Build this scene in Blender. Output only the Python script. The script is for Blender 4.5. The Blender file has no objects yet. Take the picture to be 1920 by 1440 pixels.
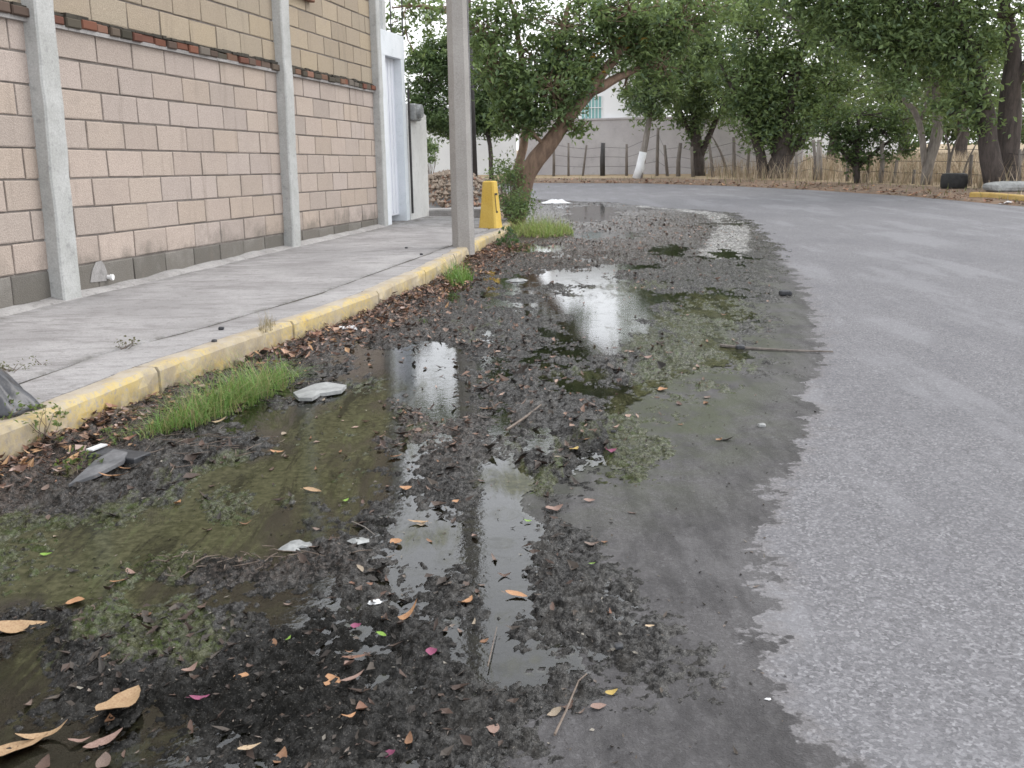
import bpy, math, random
import numpy as np
from mathutils import Vector, Matrix

random.seed(7)
rng = np.random.default_rng(11)
scene = bpy.context.scene
COL = scene.collection
PI = math.pi

# ------------------------------------------------------------------ camera
FPX = 1885.0                      # focal length in pixels of a 1920 px wide photo
PITCH, ROLL, EYE = math.radians(13.1), math.radians(0.9), 1.22
Fv = np.array([0, math.cos(PITCH), -math.sin(PITCH)])
R0 = np.array([1.0, 0, 0]); U0 = np.array([0, math.sin(PITCH), math.cos(PITCH)])
Rv = math.cos(ROLL) * R0 - math.sin(ROLL) * U0
Uv = math.sin(ROLL) * R0 + math.cos(ROLL) * U0
CAM = np.array([0, 0, EYE])

def ray(x, y): return Fv + Rv * (x - 960) / FPX - Uv * (y - 720) / FPX
def gp(x, y, z=0.0):              # point of the ground (height z) seen at a photo pixel
    d = ray(x, y); return CAM + d * ((z - EYE) / d[2])
def at(x, y, Y):                  # point at distance Y along the road
    d = ray(x, y); return CAM + d * (Y / d[1])

cd = bpy.data.cameras.new('camera'); cam = bpy.data.objects.new('camera', cd); COL.objects.link(cam)
cd.sensor_width = 36; cd.sensor_fit = 'HORIZONTAL'; cd.lens = 36 * FPX / 1920
cd.clip_start = 0.05; cd.clip_end = 1500
M = Matrix.Identity(4)
for i in range(3):
    M[i][0], M[i][1], M[i][2], M[i][3] = Rv[i], Uv[i], -Fv[i], CAM[i]
cam.matrix_world = M
scene.camera = cam

# ------------------------------------------------------------------ helpers
def tag(o, label=None, cat=None, group=None, kind=None):
    if label: o['label'] = label
    if cat: o['category'] = cat
    if group: o['group'] = group
    if kind: o['kind'] = kind
    return o

def empty(name, loc, label, cat, group=None):
    o = bpy.data.objects.new(name, None); COL.objects.link(o); o.location = Vector([float(c) for c in loc])
    o.empty_display_size = 0.2
    return tag(o, label, cat, group)

def link(name, me, mat, parent=None, loc=None):
    o = bpy.data.objects.new(name, me); COL.objects.link(o)
    if mat is not None and not me.materials: me.materials.append(mat)
    if parent is not None:
        o.parent = parent
    if loc is not None: o.location = Vector([float(c) for c in loc])
    return o

def npmesh(name, V, Fc, attrs=None, smooth=False, cols=None):
    V = np.asarray(V, dtype=np.float32); Fc = np.asarray(Fc, dtype=np.int32)
    me = bpy.data.meshes.new(name)
    n, k = Fc.shape
    me.vertices.add(len(V)); me.vertices.foreach_set('co', V.ravel())
    me.loops.add(n * k); me.loops.foreach_set('vertex_index', Fc.ravel())
    me.polygons.add(n); me.polygons.foreach_set('loop_start', np.arange(0, n * k, k, dtype=np.int32))
    me.update(calc_edges=True)
    me.polygons.foreach_set('use_smooth', np.full(n, smooth, dtype=bool))
    for a, v in (attrs or {}).items():
        at_ = me.attributes.new(a, 'FLOAT', 'POINT'); at_.data.foreach_set('value', np.asarray(v, dtype=np.float32).ravel())
    for a, v in (cols or {}).items():
        v = np.asarray(v, dtype=np.float32)
        v4 = np.concatenate([v, np.ones((len(v), 1), np.float32)], 1)
        at_ = me.attributes.new(a, 'FLOAT_COLOR', 'POINT'); at_.data.foreach_set('color', v4.ravel())
    me.update()
    return me

class MB:                          # collects quads / tris into one mesh
    def __init__(s): s.v = []; s.f = []; s.r = []
    def add(s, vs, fs, r=0.5):
        b = len(s.v); s.v += [tuple(float(c) for c in p) for p in vs]; s.f += [tuple(b + i for i in f) for f in fs]
        s.r += [r] * len(vs)
    def box(s, c, dx, dy, dz, ax=None, ay=None, az=None, r=0.5, bev=0.0):
        ax = np.array(ax if ax is not None else (1, 0, 0), float); ay = np.array(ay if ay is not None else (0, 1, 0), float)
        az = np.array(az if az is not None else (0, 0, 1), float); c = np.array(c, float)
        vs = []
        if bev <= 0:
            for z in (-1, 1):
                for x, y in ((-1, -1), (1, -1), (1, 1), (-1, 1)):
                    vs.append(c + ax * x * dx / 2 + ay * y * dy / 2 + az * z * dz / 2)
            s.add(vs, [(3, 2, 1, 0), (4, 5, 6, 7), (0, 1, 5, 4), (1, 2, 6, 5), (2, 3, 7, 6), (3, 0, 4, 7)], r)
        else:
            for z, i in ((-dz / 2, bev), (-dz / 2 + bev, 0), (dz / 2 - bev, 0), (dz / 2, bev)):
                for x, y in ((-1, -1), (1, -1), (1, 1), (-1, 1)):
                    vs.append(c + ax * x * (dx / 2 - i) + ay * y * (dy / 2 - i) + az * z)
            fs = [(3, 2, 1, 0), (12, 13, 14, 15)]
            for k in range(3):
                for j in range(4):
                    a, b = k * 4 + j, k * 4 + (j + 1) % 4
                    fs.append((a, b, b + 4, a + 4))
            s.add(vs, fs, r)
    def tube(s, pts, rad, n=8, wob=0.0, cap=True, r=0.5):
        pts = [np.array(p, float) for p in pts]
        if not hasattr(rad, '__len__'): rad = [rad] * len(pts)
        ref = np.array([0.3, 1, 0.1]); vs = []; fs = []
        for i, p in enumerate(pts):
            t = pts[min(i + 1, len(pts) - 1)] - pts[max(i - 1, 0)]; t /= (np.linalg.norm(t) + 1e-9)
            u = np.cross(t, ref); 
            if np.linalg.norm(u) < 1e-3: u = np.cross(t, [1, 0, 0])
            u /= np.linalg.norm(u); w = np.cross(t, u)
            for j in range(n):
                a = 2 * PI * j / n; q = rad[i] * (1 + (random.uniform(-wob, wob) if wob else 0))
                vs.append(p + (u * math.cos(a) + w * math.sin(a)) * q)
        for i in range(len(pts) - 1):
            for j in range(n):
                a, b = i * n + j, i * n + (j + 1) % n
                fs.append((a, b, b + n, a + n))
        if cap:
            fs.append(tuple(range(n))[::-1]); fs.append(tuple(range((len(pts) - 1) * n, len(pts) * n)))
        s.add(vs, fs, r)
    def build(s, name, mat, parent=None, smooth=False, loc=None):
        me = bpy.data.meshes.new(name)
        base = np.array(loc, float) if loc is not None else np.zeros(3)
        me.from_pydata([tuple(np.array(p) - base) for p in s.v], [], s.f)
        a = me.attributes.new('rnd', 'FLOAT', 'POINT'); a.data.foreach_set('value', np.array(s.r, np.float32))
        if smooth: me.polygons.foreach_set('use_smooth', np.ones(len(s.f), bool))
        me.update()
        o = link(name, me, mat, parent)
        if loc is not None: o.location = Vector([float(c) for c in base])
        if parent is not None:      # geometry was given in world space
            o.matrix_parent_inverse = Matrix.Translation(-Vector(parent.location))
        return o

# value noise / fbm
def vnoise(x, y, seed=0):
    xi = np.floor(x).astype(np.int64); yi = np.floor(y).astype(np.int64); fx = x - xi; fy = y - yi
    u = fx * fx * fx * (fx * (fx * 6 - 15) + 10); v = fy * fy * fy * (fy * (fy * 6 - 15) + 10)
    def h(a, b):
        n = (a * 374761393 + b * 668265263 + seed * 1442695041) & 0x7fffffff
        n = ((n ^ (n >> 13)) * 1274126177) & 0x7fffffff
        return ((n ^ (n >> 16)) & 0xffff) / 65535.0
    return (h(xi, yi) * (1 - u) + h(xi + 1, yi) * u) * (1 - v) + (h(xi, yi + 1) * (1 - u) + h(xi + 1, yi + 1) * u) * v
def fbm(x, y, freq, octv=4, seed=0, gain=0.5):
    s = 0; a = 1; t = 0
    for k in range(octv):
        c, sn = math.cos(k * 1.1 + seed), math.sin(k * 1.1 + seed)
        s = s + a * vnoise((x * c - y * sn) * freq + 17.3 * k, (x * sn + y * c) * freq - 9.1 * k, seed + k * 31); t += a
        a *= gain; freq *= 2.03
    return s / t
def sstep(a, b, x): 
    t = np.clip((x - a) / (b - a), 0, 1); return t * t * (3 - 2 * t)

# ------------------------------------------------------------------ material helpers
class NT:
    def __init__(s, name):
        s.m = bpy.data.materials.new(name); s.m.use_nodes = True; s.t = s.m.node_tree; s.t.nodes.clear()
        s.out = s.t.nodes.new('ShaderNodeOutputMaterial'); s.geo = s.t.nodes.new('ShaderNodeTexCoord').outputs['Object']
    def n(s, ty, props=None, **inp):
        nd = s.t.nodes.new('ShaderNode' + ty)
        for k, v in (props or {}).items(): setattr(nd, k, v)
        for k, v in inp.items(): s.set(nd, k.replace('_', ' '), v)
        return nd
    def set(s, nd, key, v):
        sock = nd.inputs[int(key)] if key.isdigit() else nd.inputs[key]
        if isinstance(v, bpy.types.NodeSocket): s.t.links.new(v, sock)
        elif sock.type == 'RGBA' and len(v) == 3: sock.default_value = (*v, 1)
        else: sock.default_value = v
    def math(s, op, a, b=0.0, c=None, clamp=False):
        nd = s.t.nodes.new('ShaderNodeMath'); nd.operation = op; nd.use_clamp = clamp
        s.set(nd, '0', a); s.set(nd, '1', b)
        if c is not None: s.set(nd, '2', c)
        return nd.outputs[0]
    def noise(s, scale, detail=4, rough=0.55, vec=None, dist=0.0):
        nd = s.n('TexNoise', Vector=vec if vec is not None else s.geo, Scale=scale, Detail=detail, Roughness=rough, Distortion=dist)
        return nd.outputs['Fac']
    def voro(s, scale, out='Distance', vec=None, feature='F1'):
        nd = s.n('TexVoronoi', {'feature': feature}, Vector=vec if vec is not None else s.geo, Scale=scale); return nd.outputs[out]
    def mapped(s, sc, rot=(0, 0, 0)):
        nd = s.n('Mapping', Vector=s.geo); nd.inputs['Scale'].default_value = sc; nd.inputs['Rotation'].default_value = rot
        return nd.outputs[0]
    def mix(s, f, a, b, blend='MIX'):
        nd = s.t.nodes.new('ShaderNodeMix'); nd.data_type = 'RGBA'; nd.blend_type = blend
        s.set(nd, '0', f)
        for i, v in ((6, a), (7, b)):
            if isinstance(v, bpy.types.NodeSocket): s.t.links.new(v, nd.inputs[i])
            else: nd.inputs[i].default_value = (*v, 1)
        return nd.outputs[2]
    def ramp(s, f, stops):
        nd = s.t.nodes.new('ShaderNodeValToRGB'); s.t.links.new(f, nd.inputs[0]); e = nd.color_ramp.elements
        while len(e) < len(stops): e.new(0.5)
        for i, (p, c) in enumerate(stops):
            e[i].position = p; e[i].color = (*c, 1) if hasattr(c, '__len__') else (c, c, c, 1)
        return nd.outputs[0]
    def step(s, f, a, b):
        nd = s.n('MapRange', {'interpolation_type': 'SMOOTHSTEP', 'clamp': True}, Value=f)
        for k, v in (('From Min', a), ('From Max', b), ('To Min', 0.0), ('To Max', 1.0)): nd.inputs[k].default_value = v
        return nd.outputs[0]
    def attr(s, name, out='Fac'):
        nd = s.t.nodes.new('ShaderNodeAttribute'); nd.attribute_name = name; return nd.outputs[out]
    def bump(s, h, strength=0.3, dist=0.01, normal=None):
        nd = s.n('Bump', Height=h, Strength=strength, Distance=dist)
        if normal is not None: s.t.links.new(normal, nd.inputs['Normal'])
        return nd.outputs[0]
    def bsdf(s, color, rough=0.7, normal=None, spec=0.5, **kw):
        nd = s.n('BsdfPrincipled'); s.set(nd, 'Base Color', color); s.set(nd, 'Roughness', rough)
        s.set(nd, 'Specular IOR Level', spec)
        if normal is not None: s.t.links.new(normal, nd.inputs['Normal'])
        for k, v in kw.items(): s.set(nd, k.replace('_', ' '), v)
        return nd.outputs[0]
    def done(s, shader):
        s.t.links.new(shader, s.out.inputs['Surface']); return s.m

def m_plain(name, c1, c2, scale=3, rough=0.8, bumpd=0.004, spec=0.3, fine=60):
    t = NT(name); n1 = t.noise(scale, 5, 0.6); n2 = t.noise(fine, 3, 0.6)
    c = t.mix(t.step(n1, 0.3, 0.7), c1, c2)
    c = t.mix(0.35, c, t.ramp(n2, [(0.25, 0.25), (0.75, 0.9)]), 'OVERLAY')
    return t.done(t.bsdf(c, rough, t.bump(t.math('ADD', n1, t.math('MULTIPLY', n2, 0.5)), 0.5, bumpd), spec))

# road surface: dry grey asphalt that turns dark where the water has soaked it
def m_road():
    t = NT('asphalt'); d = t.attr('wetd')
    e = t.math('ADD', d, t.math('MULTIPLY', t.math('SUBTRACT', t.noise(4, 4, 0.65), 0.5), 0.56))
    e = t.math('ADD', e, t.math('MULTIPLY', t.math('SUBTRACT', t.noise(24, 3, 0.7), 0.5), 0.20))
    wet = t.step(e, -0.012, 0.012)
    halo = t.step(e, -0.10, 0.02)
    big = t.noise(0.7, 4, 0.6); mid = t.noise(9, 4, 0.6); fine = t.noise(190, 2, 0.6)
    vc = t.voro(120, 'Color'); vg = t.n('RGBToBW', Color=vc).outputs[0]
    c = t.ramp(fine, [(0.2, (0.060, 0.058, 0.060)), (0.5, (0.136, 0.134, 0.138)), (0.8, (0.256, 0.252, 0.258))])
    c = t.mix(0.62, c, t.ramp(vg, [(0.15, (0.068, 0.066, 0.069)), (0.6, (0.148, 0.146, 0.150)), (0.92, (0.336, 0.332, 0.336))]))
    c = t.mix(t.math('MULTIPLY', t.step(mid, 0.3, 0.75), 0.45), c, (0.17, 0.166, 0.171))
    # pale worn flecks where the stone shows through
    fl = t.step(t.noise(34, 3, 0.75, vec=t.mapped((1.6, 0.8, 1))), 0.60, 0.70)
    fl = t.math('MULTIPLY', fl, t.step(t.noise(0.9, 3, 0.6), 0.42, 0.62))
    c = t.mix(t.math('MULTIPLY', fl, 0.55), c, (0.33, 0.33, 0.335))
    c = t.mix(t.math('MULTIPLY', t.step(big, 0.42, 0.7), 0.35), c, (0.105, 0.104, 0.110))
    vb2 = t.n('RGBToBW', Color=t.voro(46, 'Color')).outputs[0]
    c = t.mix(t.math('MULTIPLY', t.step(vb2, 0.70, 0.84), 0.14), c, (0.29, 0.287, 0.295))
    c = t.mix(t.math('MULTIPLY', t.step(vb2, 0.30, 0.16), 0.16), c, (0.075, 0.073, 0.078))
    tk = t.noise(1.0, 4, 0.65, vec=t.mapped((1.5, 0.32, 1), (0, 0, -0.12)))
    c = t.mix(t.math('MULTIPLY', t.step(tk, 0.50, 0.62), 0.42), c, (0.225, 0.224, 0.230))
    c = t.mix(t.math('MULTIPLY', t.step(tk, 0.45, 0.32), 0.30), c, (0.105, 0.103, 0.112))
    c = t.mix(1.0, c, (1.06, 1.07, 1.11), 'MULTIPLY')
    c = t.mix(t.math('MULTIPLY', halo, 0.35), c, (0.16, 0.147, 0.142))
    alg = t.math('MULTIPLY', t.step(t.noise(2.6, 5, 0.7), 0.36, 0.60), t.attr('green'))
    cw = t.mix(t.math('MULTIPLY_ADD', t.step(t.noise(3.2, 5, 0.7, vec=t.mapped((2.2, 0.7, 1), (0, 0, 0.1))), 0.38, 0.64), 0.30, 0.52), c, (0.022, 0.021, 0.022))
    cw = t.mix(t.math('MULTIPLY', t.step(t.noise(14, 4, 0.7), 0.5, 0.7), 0.35), cw, (0.10, 0.098, 0.098))
    cw = t.mix(t.math('MULTIPLY', alg, 0.75), cw, (0.062, 0.072, 0.040))
    c = t.mix(wet, c, cw)
    rough = t.math('MULTIPLY_ADD', wet, -0.22, 0.88)
    vb = t.n('RGBToBW', Color=t.voro(58, 'Color')).outputs[0]
    b = t.bump(t.math('ADD', t.math('ADD', vg, fine), t.math('MULTIPLY', vb, 0.7)), 0.8, 0.005)
    return t.done(t.bsdf(c, rough, b, t.math('MULTIPLY_ADD', wet, -0.12, 0.30)))

def m_mud():
    t = NT('wet_mud'); alg = t.attr('alg'); dark = t.attr('dark'); grav = t.attr('grav'); brown = t.attr('brown')
    n1 = t.noise(9, 5, 0.65); n2 = t.noise(60, 4, 0.7); n3 = t.noise(240, 2, 0.6)
    fl = t.mapped((5.0, 1.1, 1), (0, 0, 0.29)); fl2 = t.mapped((30, 7, 1), (0, 0, 0.29))      # along the way the water runs
    s1 = t.noise(1.6, 6, 0.68, vec=fl, dist=0.5); s2 = t.noise(1.4, 4, 0.7, vec=fl2)
    c = t.mix(t.step(n2, 0.36, 0.68), (0.009, 0.0088, 0.0085), (0.046, 0.044, 0.042))
    c = t.mix(t.math('MULTIPLY', t.step(s1, 0.48, 0.58), 0.65), c, (0.052, 0.049, 0.045))
    c = t.mix(t.math('MULTIPLY', t.step(t.noise(26, 6, 0.75), 0.50, 0.58), 0.75), c, (0.010, 0.0098, 0.0095))
    c = t.mix(t.math('MULTIPLY', brown, t.step(n2, 0.42, 0.64)), c, (0.085, 0.055, 0.041))
    c = t.mix(t.math('MULTIPLY', dark, 0.9), c, (0.0085, 0.0085, 0.008))
    am = t.step(t.math('ADD', alg, t.math('MULTIPLY', t.math('SUBTRACT', s1, 0.5), 1.7)), 0.40, 0.58)
    am = t.math('MULTIPLY', am, t.step(t.noise(36, 6, 0.75), 0.36, 0.50))
    ac = t.mix(t.step(n2, 0.35, 0.7), (0.026, 0.030, 0.012), (0.074, 0.079, 0.036))
    ac = t.mix(t.step(t.noise(22, 4, 0.7), 0.45, 0.7), ac, (0.050, 0.070, 0.020))
    c = t.mix(t.math('MULTIPLY', am, 0.9), c, ac)
    gc = t.ramp(t.n('RGBToBW', Color=t.voro(30, 'Color')).outputs[0], [(0.1, (0.09, 0.087, 0.084)), (0.5, (0.24, 0.235, 0.228)), (0.9, (0.42, 0.41, 0.40))])
    gm = t.step(t.math('ADD', grav, t.math('MULTIPLY', t.math('SUBTRACT', t.noise(4, 5, 0.75), 0.5), 1.5)), 0.38, 0.66)
    c = t.mix(t.math('MULTIPLY', gm, 0.85), c, gc)
    c = t.mix(t.math('MULTIPLY', t.step(n3, 0.64, 0.70), 0.40), c, (0.20, 0.185, 0.165))
    rough = t.math('MULTIPLY_ADD', n2, 0.40, 0.04)
    grit = t.voro(120)
    b = t.bump(t.math('ADD', t.math('ADD', n2, t.math('MULTIPLY', n3, 0.3)), t.math('MULTIPLY', grit, 0.5)), 0.75, 0.006)
    sp = t.math('MULTIPLY_ADD', t.step(t.noise(30, 5, 0.7), 0.40, 0.60), 0.30, 0.06)
    return t.done(t.bsdf(c, rough, b, t.math('MULTIPLY', sp, t.math('MULTIPLY_ADD', dark, -0.75, 1.0))))

def m_water():
    t = NT('puddle_water')
    rip = t.noise(38, 3, 0.6)
    b = t.bump(rip, 0.10, 0.004)
    fr = t.n('Fresnel', IOR=1.5, Normal=b).outputs[0]
    tr = t.n('BsdfTransparent', Color=(0.50, 0.51, 0.42)).outputs[0]
    gl = t.n('BsdfGlossy', Color=(0.97, 0.98, 1.0), Roughness=0.03, Normal=b).outputs[0]
    sc_ = t.mix(t.step(t.noise(34, 5, 0.75), 0.35, 0.7), (0.034, 0.036, 0.018), (0.082, 0.081, 0.045))
    sk = t.noise(1.0, 6, 0.7, vec=t.mapped((9, 1.3, 1), (0, 0, 0.29)), dist=0.6)
    sc_ = t.mix(t.math('MULTIPLY', t.step(sk, 0.50, 0.60), 0.75), sc_, (0.017, 0.017, 0.011))
    sc_ = t.mix(t.math('MULTIPLY', t.step(sk, 0.42, 0.34), 0.5), sc_, (0.085, 0.095, 0.045))
    scum = t.n('BsdfDiffuse', Color=sc_).outputs[0]
    sm = t.math('MULTIPLY', t.step(t.math('MULTIPLY_ADD', t.attr('alg'), 0.42, t.noise(1.6, 6, 0.7, vec=t.mapped((5.0, 1.1, 1), (0, 0, 0.29)), dist=0.5)), 0.56, 0.82), 0.96)
    sm = t.math('MAXIMUM', sm, t.math('MULTIPLY', t.step(t.noise(7, 6, 0.75, dist=0.8), 0.50, 0.66), 0.30))
    base = t.n('MixShader'); t.set(base, '0', sm); t.set(base, '1', tr); t.set(base, '2', scum)
    fr = t.math('MULTIPLY', fr, t.math('MULTIPLY_ADD', sm, -0.72, 1.0))
    ms = t.n('MixShader'); t.set(ms, '0', fr); t.set(ms, '1', base.outputs[0]); t.set(ms, '2', gl)
    return t.done(ms.outputs[0])

def m_block():
    t = NT('concrete_block'); c = t.attr('tone', 'Color')
    n1 = t.noise(5, 4, 0.6); n2 = t.noise(120, 3, 0.7); vz = t.voro(95)
    c = t.mix(0.5, c, t.ramp(n2, [(0.25, 0.2), (0.75, 0.85)]), 'OVERLAY')
    c = t.mix(t.math('MULTIPLY', t.step(n1, 0.5, 0.75), 0.25), c, (0.30, 0.26, 0.23))
    st = t.step(t.noise(2.2, 4, 0.6, vec=t.mapped((2.6, 2.6, 0.35))), 0.55, 0.75)
    c = t.mix(t.math('MULTIPLY', st, 0.34), c, (0.16, 0.135, 0.11))
    zz = t.n('SeparateXYZ', Vector=t.geo).outputs[2]
    sp = t.math('MULTIPLY', t.step(t.math('MULTIPLY_ADD', t.noise(3.5, 5, 0.7), -0.9, zz), 0.10, -0.22), 0.6)
    c = t.mix(sp, c, (0.12, 0.11, 0.095))
    return t.done(t.bsdf(c, 0.93, t.bump(t.math('ADD', n2, t.math('MULTIPLY', vz, 0.8)), 0.6, 0.005), 0.2))

def m_concrete(name, a, b, streak=0.5, scale=1.0, stain=(0.10, 0.095, 0.09)):
    t = NT(name); n1 = t.noise(1.6 * scale, 5, 0.65); n2 = t.noise(80, 3, 0.65); n3 = t.noise(9 * scale, 5, 0.7)
    c = t.mix(t.step(n1, 0.3, 0.7), a, b)
    c = t.mix(t.math('MULTIPLY', t.step(n3, 0.52, 0.72), streak), c, stain)
    c = t.mix(0.3, c, t.ramp(n2, [(0.25, 0.2), (0.75, 0.85)]), 'OVERLAY')
    return t.done(t.bsdf(c, 0.88, t.bump(t.math('ADD', n2, n3), 0.5, 0.004), 0.25))

def m_sidewalk():
    t = NT('sidewalk_concrete')
    n1 = t.noise(1.3, 5, 0.65); n3 = t.noise(3.0, 6, 0.7, vec=t.mapped((0.9, 2.6, 1), (0, 0, -0.3))); n2 = t.noise(90, 3, 0.65)
    c = t.mix(t.step(n1, 0.3, 0.7), (0.255, 0.248, 0.25), (0.35, 0.343, 0.345))
    c = t.mix(t.math('MULTIPLY', t.step(n3, 0.46, 0.66), 0.72), c, (0.19, 0.18, 0.182))
    c = t.mix(t.math('MULTIPLY', t.step(t.noise(16, 5, 0.75), 0.54, 0.66), 0.45), c, (0.13, 0.122, 0.118))
    c = t.mix(t.math('MULTIPLY', t.attr('dirt'), t.step(t.noise(6, 5, 0.7), 0.35, 0.7)), c, (0.085, 0.08, 0.068))
    c = t.mix(0.25, c, t.ramp(n2, [(0.25, 0.2), (0.75, 0.85)]), 'OVERLAY')
    return t.done(t.bsdf(c, 0.9, t.bump(t.math('ADD', n2, n3), 0.5, 0.006), 0.25))

def m_kerb():
    t = NT('kerb_paint'); z = t.attr('paint'); 
    n1 = t.noise(5, 5, 0.7); n2 = t.noise(45, 4, 0.7)
    pm = t.step(t.math('ADD', z, t.math('MULTIPLY', t.math('SUBTRACT', n1, 0.5), 2.2)), 0.42, 0.72)
    pm = t.math('MULTIPLY', pm, t.step(n2, 0.36, 0.50))
    pm = t.math('MULTIPLY', pm, t.math('MULTIPLY_ADD', t.step(t.noise(2.2, 5, 0.7), 0.42, 0.60), -0.75, 1.0))
    con = t.mix(t.step(n1, 0.35, 0.7), (0.40, 0.355, 0.29), (0.29, 0.25, 0.20))
    yel = t.mix(t.step(t.noise(8, 4, 0.6), 0.3, 0.7), (0.50, 0.37, 0.13), (0.50, 0.41, 0.22))
    c = t.mix(pm, con, yel)
    c = t.mix(t.math('MULTIPLY', t.attr('dirt'), t.step(t.noise(11, 5, 0.7), 0.35, 0.65)), c, (0.13, 0.11, 0.085))
    return t.done(t.bsdf(c, 0.75, t.bump(t.math('ADD', n2, n1), 0.5, 0.004), 0.3))

def m_leaf(name, sat=1.0):
    t = NT(name); c = t.attr('tone', 'Color')
    d = t.bsdf(c, 0.5, None, 0.35)
    tr = t.n('BsdfTranslucent', Color=t.mix(0.5, c, (0.16, 0.20, 0.03))).outputs[0]
    ms = t.n('MixShader'); t.set(ms, '0', 0.45); t.set(ms, '1', d); t.set(ms, '2', tr)
    return t.done(ms.outputs[0])

def m_bark(name, a, b, scale=1.0):
    t = NT(name); v = t.mapped((6 * scale, 6 * scale, 1.3 * scale))
    n1 = t.noise(2.2, 6, 0.7, vec=v); n2 = t.noise(7 * scale, 4, 0.7)
    c = t.mix(t.step(n1, 0.35, 0.68), a, b)
    c = t.mix(t.math('MULTIPLY', t.step(n2, 0.5, 0.7), 0.4), c, tuple(x * 0.55 for x in a))
    return t.done(t.bsdf(c, 0.92, t.bump(n1, 0.9, 0.03), 0.15))

def m_dryleaf(name, a, b, spec=0.35):
    t = NT(name); n1 = t.noise(22, 4, 0.6); n2 = t.noise(120, 3, 0.6)
    c = t.mix(t.step(n1, 0.35, 0.7), a, b)
    c = t.mix(t.math('MULTIPLY', t.step(n2, 0.58, 0.7), 0.5), c, tuple(x * 0.4 for x in b))
    return t.done(t.bsdf(c, 0.55, t.bump(n2, 0.4, 0.002), spec))

def m_vcol(name, rough=0.7, spec=0.3):
    t = NT(name); c = t.attr('tone', 'Color')
    return t.done(t.bsdf(c, rough, None, spec))

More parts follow.
